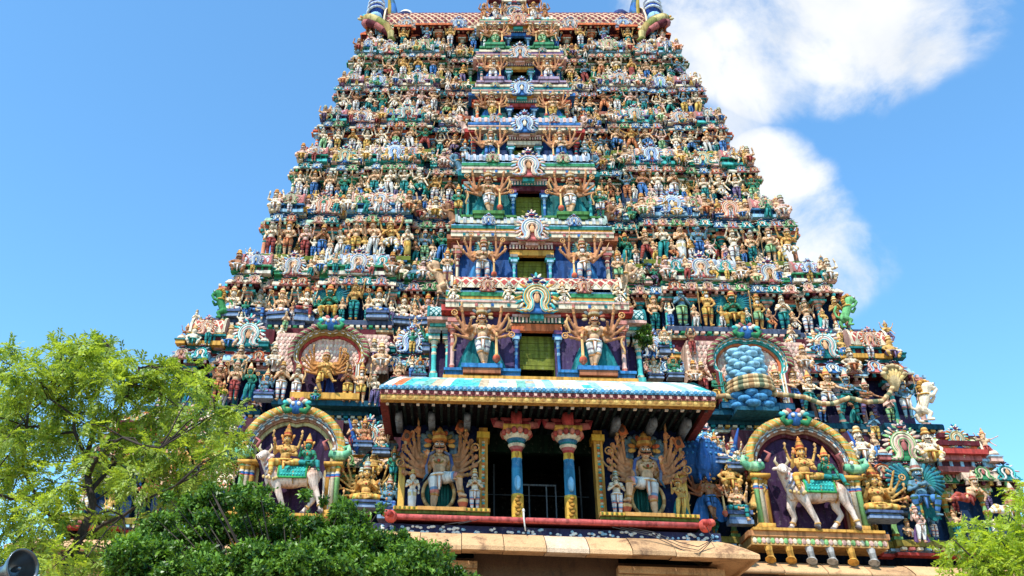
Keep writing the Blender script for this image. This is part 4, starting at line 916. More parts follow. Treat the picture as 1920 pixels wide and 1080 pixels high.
# --- roof ridge -----------------------------------------------------------
ro = MB(); W = WK[8]; zr = ZK[8]+1.9
ro.box(-8.6, 8.6, FK[8]+.35, 2*YC-FK[8]-.35, zr-.1, zr+.12, PURPLE); ro.box(-8.7, 8.7, FK[8]+.2, 2*YC-FK[8]-.2, zr+.12, zr+.34, CREAM)
barrel(ro, -8.5, 8.5, YC, zr+.3, YC-FK[8]-.35, [srgb(130,50,56), srgb(238,206,172)], 'scale', 76, PI, 1.03, 30)
for i in range(9): vase(ro, -8+2*i, YC, zr+.3+(YC-FK[8]-.35)*1.03, 1.4, GOLD)
roof = part('ridge_roof', ro, tower)
for s in (-1, 1):
    link('gable', GME[5 if s > 0 else 3], roof, (s*3.6, FK[8]+.1-YC, zr+.1), scale=(.9, .5, .8)); link('gable', GME[3 if s > 0 else 5], roof, (s*7.0, FK[8]+.1-YC, zr+.1), scale=(.9, .5, .8))
    hm = MB(); q = V((s*9.15, FK[8]+.6, zr+.2))
    hm.ell(q+V((0,0,2.0)), (.55,.6,.85), srgb(30,84,170), 12, 8, Matrix.Rotation(s*.25, 3, 'Y'))
    for i in range(3): hm.tube([q+V((math.cos(t)*(.56-.03*i), math.sin(t)*(.61), 1.75+.4*i+math.cos(t)*.14*-s)) for t in np.linspace(0, 2*PI, 14, endpoint=False)], .085, 6, srgb(214,224,232), closed=True)
    hm.ell(q+V((-s*.05,-.2,.95)), (.5,.5,.55), LBLUE, 10, 7); hm.ell(q+V((s*.15,-.25,.6)), (.75,.6,.5), srgb(150,130,90), 10, 7)
    part('striped_bulb', hm, roof, True)
    tm = MB(); q = V((s*8.05, FK[8]+1.3, zr+1.2))
    pts = [q+V((s*.15*math.sin(t*2.2)*-1.5+s*.5*t, 0, t*3.6)) for t in np.linspace(0, 1, 9)]; tm.tube(pts, [.42,.4,.38,.34,.3,.24,.17,.1,.03], 9, [BLUE, BLUE, srgb(60,110,140)]); tm.tube([p+V((s*.2,-.22,0)) for p in pts], [.2,.19,.18,.16,.14,.11,.08,.05,.02], 7, srgb(176,150,60))
    tm.ell(V((s*7.2, FK[8]+1.6, zr+2.6)), (.55,.5,.6), WHITE if s < 0 else srgb(24,60,120), 10, 7); tm.ell(V((s*7.25, FK[8]+1.3, zr+2.25)), (.56,.45,.5), srgb(24,40,90), 10, 7)
    part('horn', tm, roof, True)
    sc = MB(); pts = [V((s*9.55, FK[8]-.2, zr+.5)), V((s*9.3, FK[8]-.5, zr+.25)), V((s*8.8, FK[8]-.6, zr-.1)), V((s*8.3, FK[8]-.6, zr-.5)), V((s*7.95, FK[8]-.6, zr-1.1)), V((s*7.9, FK[8]-.6, zr-1.6)), V((s*7.6, FK[8]-.65, zr-1.8))]
    sc.tube(pts, [.38,.36,.33,.3,.26,.2,.08], 9, [srgb(176,150,84), srgb(206,186,120), srgb(140,140,70)])
    sc.tube([p+V((s*.1,-.05,-.4)) for p in pts[:5]], [.3,.28,.24,.18,.06], 8, [ROSE, MAROON])
    for i in range(7): a = R(20+25*i); sc.ell(pts[0]+V((s*(.1+.45*math.cos(a)), .2, .1+.45*math.sin(a))), (.2,.1,.1), [srgb(206,186,140), GOLD, TURQ][i % 3], 7, 5, Matrix.Rotation(-a if s > 0 else a, 3, 'Y'))
    part('scroll_trunk', sc, roof, True)
crest = MB(); crest.extend(GMB[5], Matrix.Translation((0, FK[8]+.0, zr+.35)) @ Matrix.Scale(1.7, 4))
crest.box(-1.9, 1.9, FK[8]-.5, FK[8]+1.5, zr-1.95, zr-1.6, OLIVE); crest.box(-1.5, 1.5, FK[8]-.6, FK[8]+1.5, zr-.1, zr+.35, CREAM); crest.box(-.85, .85, FK[8]-.75, FK[8]+1.4, zr-1.6, zr-.35, DGREEN); crest.box(-1.1, 1.1, FK[8]-.9, FK[8]+1.4, zr-.35, zr-.1, TEAL)
for i in range(3): crest.box(-.85+.1*i, .85-.1*i, FK[8]-.1, FK[8]+1.6, zr+2.3+.3*i, zr+2.48+.3*i, [CREAM, MAROON, CREAM][i])
crest.box(-.7, .7, FK[8]+.1, FK[8]+1.5, zr+1.6, zr+3.4, DGREEN)
for s in (-1, 1):
    crest.tube([V((s*.9, FK[8]-.1, zr+2.1)), V((s*1.45, FK[8]-.2, zr+2.3)), V((s*1.7, FK[8]-.2, zr+2.9)), V((s*1.6, FK[8]-.2, zr+3.6))], [.3,.34,.26,.05], 9, [MAROON, ROSE])
    for i in range(6): a = R(15+30*i); crest.ell(V((s*(.9+.3*math.cos(a)), FK[8]-.1, zr+3.0+.3*math.sin(a))), (.2,.12,.1), [TURQ, CREAM, ORANGE][i % 3], 7, 5)
part('ridge_crest', crest, roof, False)
# --- niche arches with the bulls, and on the storey above -------------------
def arch_curve(w, h, n=34):
    pts = [(-w*.43, 0), (-w*.43, h*.42), (-w*.47, h*.46)]
    for i in range(n+1):
        a = PI*1.06-PI*1.12*i/n; k = 1-.1*math.exp(-((a-PI/2)/.16)**2)
        pts.append((math.cos(a)*w*.5*k, h*.6+math.sin(a)*h*.4*k))
    pts += [(w*.47, h*.46), (w*.43, h*.42), (w*.43, 0)]
    return pts
def arch(cx, Y, z0, w, h, pal, back, storey, z_off=0, petals=GOLD, pillars=True, ped=None):
    m = MB(); cur = arch_curve(w, h); n = len(cur)
    sc = [1, .935, .875, .8, .74]; zc = h*.45
    def ringp(s): return [(x*s, max(0, zc+(z-zc)*s) if 0 < i < n-1 else 0) for i, (x, z) in enumerate(cur)]
    for i in range(4):
        a = ringp(sc[i]); b = ringp(sc[i+1]); y = Y-.35+.1*i; y2 = y+.1
        vs = [(cx+x, y, z0+z) for x, z in a]+[(cx+x, y, z0+z) for x, z in b]+[(cx+x, y2, z0+z) for x, z in b]
        fs = []; cs = []
        for j in range(n-1):
            fs += [(j, j+1, n+j+1, n+j), (n+j, n+j+1, 2*n+j+1, 2*n+j)]; q = pal[i] if i != 1 or j % 2 else WHITE; cs += [q, mul(pal[i], .8)]
        m.add(vs, fs, cs)
    a = ringp(1.0); vs = [(cx+x, Y-.35, z0+z) for x, z in a]+[(cx+x, Y+.9, z0+z) for x, z in a]; m.add(vs, [(j+1, j, n+j, n+j+1) for j in range(n-1)], pal[0])
    b = ringp(.75); m.add([(cx+x, Y+.06, z0+z) for x, z in b], [tuple(range(n-1, -1, -1))], back)
    for s in (.905, .84): m.tube([(cx+x, Y-.33+(.9-s), z0+z) for x, z in ringp(s)], .035*w/4, 6, [pal[2], WHITE])
    o = link('niche_arch', m.mesh('niche_arch', PAINT, False, TO), storey)
    p = MB(); pts = [(x, z) for x, z in ringp(.965)][3:-3]
    pts = [((pts[i][0]*(1-t)+pts[i+1][0]*t), (pts[i][1]*(1-t)+pts[i+1][1]*t)) for i in range(len(pts)-1) for t in (0, .33, .67)]
    for i, (x, z) in enumerate(pts):
        t = math.atan2(z-h*.6, x); p.ell((cx+x, Y-.42, z0+z), (.05*w, .07, .02*w), petals if i % 2 else [mixc(petals, CREAM, .5), LGREEN, petals][i % 3], 7, 5, Matrix.Rotation(-t+(.55 if x > 0 else -.55), 3, 'Y'))
    q = V((cx, Y-.5, z0+h*.98)); p.ell(q, (.3,.22,.3), BLUE, 10, 7)
    for s in (-1, 1):
        p.tube([q+V((s*.12,-.05,-.1)), q+V((s*.4,-.1,-.22)), q+V((s*.55,-.1,-.02)), q+V((s*.4,-.1,.1))], [.1,.13,.1,.04], 8, GREEN); p.ell(q+V((s*.12,-.2,.1)), (.09,.07,.09), WHITE, 7, 5)
        for i in range(3): p.ell(q+V((s*(.18+.14*i), 0, .34-.06*i)), (.16,.06,.1), [ROSE, CREAM, TURQ][i], 7, 5, Matrix.Rotation(-s*(.9-.4*i), 3, 'Y'))
    link('arch_crest', p.mesh('arch_crest', PAINT, True, TO), storey)
    if pillars:
        for s in (-1, 1):
            pi = MB(); x = cx+s*w*.42
            pi.box(x-.3, x+.3, Y-.55, Y+.3, z0, z0+.25, GOLD)
            for i, c in enumerate((LGREEN, CREAM, GOLD)): pi.lathe((x+(i-1)*.19*s*-1, Y-.42+.06*i, z0+.25), [(.1,0),(.1,h*.28),(.12,h*.29),(.1,h*.3),(.12,h*.32),(.1,h*.34),(.14,h*.37),(.11,h*.39)], 8, [c, c, RED, BLUE, CREAM, GOLD])
            pi.box(x-.38, x+.38, Y-.62, Y+.3, z0+h*.39+.25, z0+h*.42+.25, GOLD)
            q = V((x+s*.1, Y-.5, z0+h*.46+.35)); pi.tube([q+V((-s*.3,0,.08)), q, q+V((s*.3,-.05,.0)), q+V((s*.52,-.1,.16)), q+V((s*.46,-.1,.36)), q+V((s*.28,-.1,.3)), q+V((s*.34,-.1,.2))], [.14,.21,.18,.13,.1,.07,.03], 9, [srgb(110,180,140), srgb(160,210,160)]); pi.tube([q+V((-s*.4,-.12,.2)), q+V((-s*.55,-.16,.5)), q+V((-s*.35,-.16,.62))], [.09,.07,.03], 7, ROSE)
            pi.ell(q+V((-s*.1,-.26,.16)), (.08,.06,.08), WHITE, 7, 5)
            link('arch_pillar', pi.mesh('arch_pillar', PAINT, True, TO), storey)
            side = MB(); A0 = (cx+s*w*.62, z0+h*.6)
            for i in range(7): t = i/6; e = (cx+s*w*(.62-.1*t), z0+h*(.72+.2*t)); side.tube([V((A0[0]-s*.05*i, Y+.05, A0[1]+.07*i)), V(((A0[0]+e[0])/2+s*.05, Y-.1, (A0[1]+e[1])/2)), V((e[0], Y-.05, e[1]))], [.05,.1,.03], 6, [srgb(40,110,180), srgb(70,150,200)] if i % 2 else srgb(26,80,150))
            link('blue_fin', side.mesh('blue_fin', PAINT, True, TO), storey)
    if ped:
        b = MB(); b.box(cx-w*.62, cx+w*.62, Y-.75, Y+.5, z0-.3, z0-.1, srgb(204,140,84)); b.box(cx-w*.58, cx+w*.58, Y-.85, Y+.5, z0-.1, z0, GOLD); b.box(cx-w*.6, cx+w*.6, Y-.7, Y+.5, z0-.62, z0-.3, srgb(196,150,84))
        for i in range(30): x = cx-w*.57+w*1.14*i/29; b.ell((x, Y-.71, z0-.46), (.09,.04,.11), [CREAM, LGREEN, PINK][i % 3], 6, 4)
        for i in range(6):
            x = cx-w*.45+w*.9*i/5; b.tube([(x, Y-.55, z0-.62), (x, Y-.6, z0-.8), (x+.05, Y-.55, z0-1.0), (x, Y-.62, z0-1.15)], [.16,.13,.12,.2], 8, [GOLD, GOLD, srgb(180,176,170)][i % 3 if i not in (2,3) else 2])
        link('pedestal', b.mesh('pedestal', PAINT, False, TO), storey)
for s, cx in ((-1, -9.95), (1, 10.25)):
    arch(cx, 35.25, 11.4, 4.15, 4.6, [srgb(206,180,130), LBLUE, srgb(190,140,110), MAROON if s > 0 else srgb(196,176,120)], srgb(66,40,72), storeys[0], ped=True)
    arch(cx*.905, 36.35, 17.1 if s < 0 else 17.1, 3.5, 3.35, [srgb(128,58,60), srgb(228,198,128), srgb(196,160,90) if s < 0 else TURQ, RED if s < 0 else ORANGE], srgb(60,34,64), storeys[1], petals=srgb(140,70,70), pillars=False)
    sb = MB(); q = cx*.905; sb.add([(q+x, y, z) for y in (36.4, 37.6) for x, z in ((-2.6, 18.3), (2.6, 18.3), (2.5, 20.2), (-2.5, 20.2))], [(0,1,2,3),(4,7,6,5),(3,2,6,7),(0,3,7,4),(1,5,6,2)], srgb(222,184,160))
    for i in range(-13, 14):
        for j in range(12): sb.ell((q+i*.19+(j % 2)*.095, 36.41, 18.35+j*.155), (.085,.05,.1), [srgb(236,210,188), srgb(222,176,160)][j % 2], 6, 4)
    link('scaled_panel', sb.mesh('scaled_panel', PAINT, False, TO), storeys[1])
    pb = MB(); pb.box(q-2.3, q+2.3, 36.0, 37.4, 16.55, 16.8, srgb(14,84,104)); pb.box(q-1.5, q+1.5, 35.85, 37.4, 16.8, 17.08, GOLD if s < 0 else srgb(20,90,120)); link('pedestal', pb.mesh('pedestal', PAINT, False, TO), storeys[1])

for s in (-1, 1):
    q = at(828, 606, 34.7); m = MB(); x = abs(q.x)*s; m.box(x-.5, x+.5, 35.2, 36.6, q.z-2.6, q.z-.3, srgb(60,40,80)); m.box(x-.55, x+.55, 34.8, 36.5, q.z-.3, q.z-.14, CREAM); m.box(x-.5, x+.5, 34.7, 36.5, q.z-.14, q.z, TURQ); m.box(x-.62, x+.62, 34.35, 36.5, q.z, q.z+.14, PINK); m.extend(pilaster_mb([TURQ, CREAM], 2.2), Matrix.Translation((x-.3, 35.0, q.z-2.5))); m.extend(pilaster_mb([TURQ, CREAM], 2.2), Matrix.Translation((x+.3, 35.0, q.z-2.5))); barrel(m, x-.58, x+.58, 35.0, q.z+.14, .6, [srgb(190,214,208), TEAL], 'scale', 10, PI, 1.2, 14)
    link('scaled_turret', m.mesh('scaled_turret', PAINT, False, TO), storeys[1])
    q = at(1783, 852, 36.2); m = MB(); x = abs(q.x)*s
    for i, (w, c) in enumerate(((.75, ROSE), (.95, RED), (.7, ORANGE), (.8, MAROON), (.5, RED), (.58, MAROON), (.25, ORANGE))): m.box(x-w, x+w, 36.2-w, 36.2+w, q.z-.5+.2*i, q.z-.5+.2*i+.197, c)
    link('stepped_turret', m.mesh('stepped_turret', PAINT, False, TO), storeys[0])
# --- porch ------------------------------------------------------------------
porch = holder('porch', tower)
def pp(name, m, smooth=False): return link(name, m.mesh(name, PAINT, smooth, TO), porch)
m = MB(); HW = 6.25
for j in range(34):                                     # sloping roof with painted panels
    xa, xb = -HW+2*HW*j/34, -HW+2*HW*(j+1)/34
    c = [srgb(206,206,196), CREAM, TURQ, LBLUE, srgb(214,212,200), ORANGE, CREAM, srgb(120,180,164), srgb(200,204,196), LBLUE, TURQ, WHITE, srgb(190,170,140)][(j*5+j//7) % 13]; c2 = [WHITE, TURQ, CREAM, LBLUE][j % 4]
    L = lambda t, x: x*(1-.1*t)
    prof = [(31.45, 15.52), (31.6, 15.66), (32.1, 16.02), (32.7, 16.4), (33.3, 16.74)]
    vs = [(L(i/4, x), y, z) for i, (y, z) in enumerate(prof) for x in (xa, xb)]
    m.add(vs, [(2*i, 2*i+1, 2*i+3, 2*i+2) for i in range(4)], [c, c2 if j % 3 == 0 else c, c, mixc(c, c2, .5)])
m.box(-HW*.9, HW*.9, 33.3, 36.2, 16.44, 16.71, GOLD)
m.box(-HW, HW, 31.42, 31.7, 15.38, 15.52, srgb(96,160,190)); m.box(-HW+.03, HW-.03, 31.48, 31.75, 15.2, 15.38, ROSE); m.box(-HW+.06, HW-.06, 31.5, 31.8, 14.98, 15.2, srgb(180,138,62))
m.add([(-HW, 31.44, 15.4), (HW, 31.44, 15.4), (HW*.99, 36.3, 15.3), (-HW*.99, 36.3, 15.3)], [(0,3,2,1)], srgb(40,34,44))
for s in (-1, 1): m.add([(s*HW, 31.42, 15.38), (s*HW*1.0, 36.2, 15.28), (s*HW*.9, 36.2, 16.6), (s*HW*.9, 33.3, 16.7), (s*(HW*.93), 32.6, 16.44), (s*HW, 31.45, 15.52)], [(0,1,2,3,4,5) if s > 0 else (5,4,3,2,1,0)], TEAL); m.box(min(s*HW, s*(HW-.3)), max(s*HW, s*(HW-.3)), 31.8, 36.3, 15.0, 15.25, srgb(120,50,50))
for i in range(80): x = -HW+.12+(2*HW-.24)*i/79; m.box(x-.05, x+.05, 31.38, 31.5, 15.42, 15.54, srgb(70,150,190) if i % 2 else srgb(140,184,204)); m.box(x-.055, x+.055, 31.44, 31.52, 15.24, 15.35, PINK if i % 2 else MAROON)
for i in range(60): x = -HW+.15+(2*HW-.3)*i/59; m.ell((x, 31.5, 15.09), (.085,.02,.07), [srgb(214,176,92), srgb(176,128,56)][i % 2], 6, 4)
for i in range(42): x = -HW+.3+(2*HW-.6)*i/41; m.box(x-.055, x+.055, 31.85, 32.0, 14.95, 15.22, WHITE if i % 2 == 0 else srgb(60,60,70)); m.box(x-.05, x+.05, 32.0, 35.6, 15.2, 15.3, srgb(30,50,52))
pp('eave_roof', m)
m = MB(); m.box(-6.2, 6.2, 33.9, 36.6, 10.75, 11.08, srgb(60,30,40)); m.box(-5.5, 5.4, 32.75, 33.9, 10.85, 11.0, MAROON); m.box(-6.3, 6.2, 33.0, 35, 10.3, 10.72, srgb(50,52,86))
for i in range(150): x = -6.2+12.3*rnd.random(); m.ell((x, 32.99, 10.36+.3*rnd.random()), (.05+.04*rnd.random(),.03,.05), WHITE if i % 3 else LBLUE, 6, 4)
pp('floor', m)
m = MB(); m.tube([(-5.6, 32.72, 10.9), (-2, 32.72, 10.9), (2, 32.72, 10.9), (5.5, 32.72, 10.9)], .105, 10, srgb(190,82,76))
for s, x in ((-1, -5.65), (1, 5.6)):
    m.ell((x, 32.65, 10.88), (.24,.24,.24), srgb(206,84,66), 10, 7); m.ell((x+s*.2, 32.6, 10.98), (.17,.16,.14), srgb(214,94,70), 9, 6); m.tube([(x, 32.5, 10.9), (x+s*.05, 32.35, 10.95), (x+s*.1, 32.3, 10.8)], [.14,.1,.04], 7, RED)
pp('torus_moulding', m, True)
for s in (-1, 1):
    m = MB(); x0, x1 = sorted((s*2.12, s*5.55))
    m.box(x0, x1, 34.75, 36.8, 11.08, 15.28, srgb(22,44,92)); pp('back_panel', m)
    m = MB(); a, b = sorted((s*2.05, s*5.6)); xm = (a+b)/2
    for i, (zz, dz, o, c) in enumerate(((11.0, .12, .1, srgb(60,96,40)), (11.12, .1, .0, GREEN), (11.22, .12, .06, srgb(120,120,40)), (11.34, .14, .14, srgb(206,150,70)))): m.box(a-o*.2, b+o*.2, 33.45-o, 34.76, zz, zz+dz-.002, c); m.box(xm-.9, xm+.9, 33.38-o, 33.5, zz+.002, zz+dz-.004, c)
    for i in range(40): x = a+(b-a)*(i+.5)/40; m.box(x-.03, x+.03, 33.28, 33.34, 11.36, 11.46, YEL if i % 2 else OLIVE)
    pp('plinth', m)
    m = MB(); a, b = sorted((s*2.08, s*2.42)); m.box(a, b, 34.2, 34.8, 11.48, 15.0, srgb(214,158,56)); a, b = sorted((s*2.0, s*2.5)); m.box(a, b, 34.1, 34.85, 14.55, 14.8, YEL)
    for i in range(26): zz = 11.6+2.9*i/26; m.ell((s*2.25, 34.19, zz), (.07,.03,.05), [TURQ, CREAM, ORANGE][i % 3], 6, 4)
    pp('frame_post', m); m = MB(); m.box(min(s*5.3, s*5.55), max(s*5.3, s*5.55), 34.3, 34.8, 11.48, 13.4, srgb(214,170,70))
    pp('frame_post', m)
    m = MB(); x = s*.99; m.box(x-.3, x+.3, 33.25, 33.85, 11.0, 11.1, GOLD)
    m.lathe((x, 33.55, 11.1), [(.25,0),(.23,.2),(.235,.9),(.22,1.0),(.21,1.02),(.205,2.0),(.19,2.35),(.205,2.4),(.205,2.55),(.19,2.6),(.2,2.65),(.21,2.75),(.28,2.85),(.34,2.95),(.3,3.05),(.38,3.15),(.52,3.3),(.5,3.36)], 14, [YEL, srgb(206,158,36), YEL, srgb(48,140,176), srgb(48,140,176), srgb(36,124,168), srgb(48,140,176), YEL, YEL, YEL, RED, ROSE, CREAM, TEAL, srgb(60,120,150), CREAM, TEAL])
    for i in range(14): t = 2*PI*i/14; m.ell((x+math.cos(t)*.52, 33.55+math.sin(t)*.52, 14.5), (.12,.12,.14), [srgb(176,72,64), srgb(200,120,96)][i % 2], 7, 5)
    m.box(x-.52, x+.52, 33.05, 34.05, 14.58, 14.74, GOLD)
    m.box(x-.2, x+.2, 33.1, 34.2, 14.74, 15.3, srgb(196,70,66))
    for q in (-1, 1): m.tube([(x, 33.55, 14.88), (x+q*.5, 33.5, 14.86), (x+q*.82, 33.5, 14.9), (x+q*.9, 33.5, 15.06), (x+q*.72, 33.5, 15.12)], [.17,.16,.15,.12,.05], 8, [srgb(160,50,60), ROSE]); m.tube([(x, 33.6, 15.08), (x+q*.4, 33.6, 15.1), (x+q*.6, 33.6, 15.18)], [.13,.12,.05], 7, srgb(196,84,84))
    m.ell((x, 33.2, 12.45), (.13,.1,.3), srgb(130,190,220), 8, 6)
    for i in range(6): m.ell((x+.06*(i % 2)-.03, 33.29, 11.3+.13*i), (.1,.04,.07), srgb(170,120,20), 6, 4); m.ell((x, 33.32, 13.55+.02*i), (.03+.01*i,.02,.1), srgb(190,140,20), 6, 4)
    pp('column', m, True)
    for x in (2.9, 4.3, 5.6): m = MB(); m.box(s*x-.13, s*x+.13, 33.3, 34.8, 14.9, 15.29, srgb(120,130,140)); m.ell((s*x, 33.25, 15.02), (.13,.2,.18), srgb(130,140,150), 8, 5); pp('corbel', m, True)
m = MB(); D = srgb(16,15,18); y1 = 40.5  # near-black walls put the gloom of the porch interior into the colour
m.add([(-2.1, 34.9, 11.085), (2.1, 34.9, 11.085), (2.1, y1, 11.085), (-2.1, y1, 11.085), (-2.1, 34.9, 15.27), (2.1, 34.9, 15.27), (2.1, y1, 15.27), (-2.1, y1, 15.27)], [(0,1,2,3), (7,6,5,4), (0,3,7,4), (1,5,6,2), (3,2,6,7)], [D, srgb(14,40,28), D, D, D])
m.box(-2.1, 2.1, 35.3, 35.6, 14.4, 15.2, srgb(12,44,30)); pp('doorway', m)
m = MB(); c = srgb(110,116,122)
for x in (-.72, -.35, .35, .72): m.box(x-.025, x+.025, 36.0, 36.06, 11.09, 13.3, c)
m.box(-.75, .75, 35.99, 36.07, 13.26, 13.32, c)
for zz in (12.0, 12.9): m.box(-2.08, 2.08, 36.2, 36.24, zz, zz+.03, mul(c, .5))
for x in (-1.75, 1.75): m.box(x-.03, x+.03, 36.2, 36.26, 11.09, 14.2, mul(c, .5))
pp('gate', m)

# --- granite base -------------------------------------------------------------
sb = MB(); W0, F0, B0 = 19.6, 35.0, 57.0
base = holder('stone_base', tower)
def kapota(mb, x0, x1, yf, yb, z, drop, reach, wrap=True):
    prof = [(0, z), (.2*reach, z-.06*drop), (.45*reach, z-.24*drop), (.72*reach, z-.52*drop), (reach*.98, z-.84*drop), (reach, z-.88*drop), (reach, z-drop-.04), (reach*.9, z-drop-.06), (reach*.86, z-drop+.03), (.1, z-drop+.12)]
    xs = np.arange(x0, x1+.01, (x1-x0)/max(1, round((x1-x0)/1.55)))
    for j in range(len(xs)-1):
        a, b = xs[j]+.012, xs[j+1]-.012; k = STONE; t = rnd.uniform(.8, 1.1); k = mixc(k, srgb(222,212,196), .4) if rnd.random() < .12 else k; jz = rnd.uniform(-.015, .015)
        ea, eb = (j == 0)*1.0, (j == len(xs)-2)*1.0
        vs = [(x-(ea*o if x == a else 0)+(eb*o if x == b else 0), yf-o+.0, zz+jz) for o, zz in prof for x in (a, b)]
        mb.add(vs, [(2*i, 2*i+2, 2*i+3, 2*i+1)[::-1] for i in range(len(prof)-1)], mul(k, t))
        for e, x, sg in ((ea, a, -1), (eb, b, 1)):
            if e: mb.add([(x+sg*o, yf-o, zz+jz) for o, zz in prof]+[(x+sg*o, yb, zz+jz) for o, zz in prof], [((i, i+1, len(prof)+i+1, len(prof)+i) if sg < 0 else (i+1, i, len(prof)+i, len(prof)+i+1)) for i in range(len(prof)-1)], mul(k, t))
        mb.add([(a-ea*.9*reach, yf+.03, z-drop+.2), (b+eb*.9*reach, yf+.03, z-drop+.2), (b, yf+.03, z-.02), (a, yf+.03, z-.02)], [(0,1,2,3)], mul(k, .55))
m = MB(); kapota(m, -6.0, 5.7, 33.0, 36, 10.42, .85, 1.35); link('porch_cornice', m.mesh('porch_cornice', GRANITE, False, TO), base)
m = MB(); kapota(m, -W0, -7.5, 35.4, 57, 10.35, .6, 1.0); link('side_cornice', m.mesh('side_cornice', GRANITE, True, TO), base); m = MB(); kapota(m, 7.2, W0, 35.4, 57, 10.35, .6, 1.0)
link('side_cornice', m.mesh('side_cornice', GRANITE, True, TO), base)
m = MB(); DS = srgb(92, 66, 44)  # wall stone darkened to carry the shade below the cornice
def storey_blocks(x0, x1, y0, y1, z0, z1):
    m.box(x0, x1, y0, y1, z0, z1, DS)
for s in (-1, 1):
    a, b = sorted((s*2.6, s*W0)); m.box(a, b, 36.2, 56.5, 0, 10.28, DS); a, b = sorted((s*2.6, s*6.1)); m.box(a, b, 33.6, 36.2, 0, 9.7, mul(DS, .9))
    for i in range(8):
        x = s*(3.2+i*2.2); y = 33.3 if abs(x) < 6.3 else 35.9
        m.box(x-.4, x+.4, y, y+.4, .9, 8.6, STONE); m.box(x-.65, x+.65, y-.15, y+.35, 8.6, 9.0, STONE); m.box(x-.5, x+.5, y-.12, y+.3, .3, .9, STONE)
    a, b = sorted((s*2.5, s*6.2))
    for zz, o in ((0, .5), (.5, .3), (4.6, .25), (5.1, .5), (9.0, .3), (9.25, .5)): m.box(a, b+.003, 33.6-o, 36.1, zz, zz+.24, STONE); q = sorted((s*6.3, s*W0)); m.box(q[0], q[1], 36.2-o, 37, zz+.01, zz+.25, STONE)
    a, b = sorted((s*4.0, s*5.4)); m.box(a, b, 33.35, 33.7, 9.35, 9.55, mul(STONE, .7))
m.box(-2.6, 2.6, 33.61, 56.4, 7.6, 10.27, mul(DS, .9)); m.box(-2.9, 2.9, 33.2, 33.6, 7.3, 7.7, STONE)
link('granite_wall', m.mesh('granite_wall', GRANITE, False, TO), base)
m = MB()
CBL = [[V((2.9-.3*i, 32.6, 10.72)), V((3.6, 32.1, 10.45-.07*i)), V((4.4+.1*i, 31.72, 10.02-.16*i)), V((5.0, 31.62, 9.86-.12*i)), V((5.6, 31.9, 10.2)), V((5.6, 32.5, 10.8))] for i in range(3)]
CBL += [[V((-2.2, 33.0, 11.05)), V((-2.9, 32.55, 10.75)), V((-3.7, 32.5, 10.6))], [V((-2.15, 33.0, 11.1)), V((-2.6, 32.5, 10.78)), V((-3.2, 32.45, 10.62))]]
CLAB = ['dark cable sagging least of three over the right end of the cornice', 'dark cable hanging between the two others over the right cornice', 'dark cable sagging lowest over the right end of the stone cornice', 'longer dark cable trailing left from the doorway across the red moulding', 'shorter dark cable trailing left from the doorway across the red moulding']
for pts, lb in zip(CBL, CLAB):
    m = MB(); m.tube(pts, .014, 5, BLACK); cb = link('electric_cable', m.mesh('electric_cable', CABLE, True)); cb['label'] = lb; cb['category'] = 'cable'; cb['group'] = 'cables over the porch cornice'
m = MB(); m.tube([V((-.85, 32.55, 11.15)), V((-.85, 32.5, 10.9)), V((-.8, 32.45, 10.45))], [.03,.03,.025], 8, WHITE); m.ell((-.85, 32.55, 11.2), (.05,.05,.09), WHITE, 8, 6)
cb = link('drain_pipe', m.mesh('drain_pipe', PAINT, True)); cb['label'] = 'short white pipe in front of the left porch column'; cb['category'] = 'pipe'
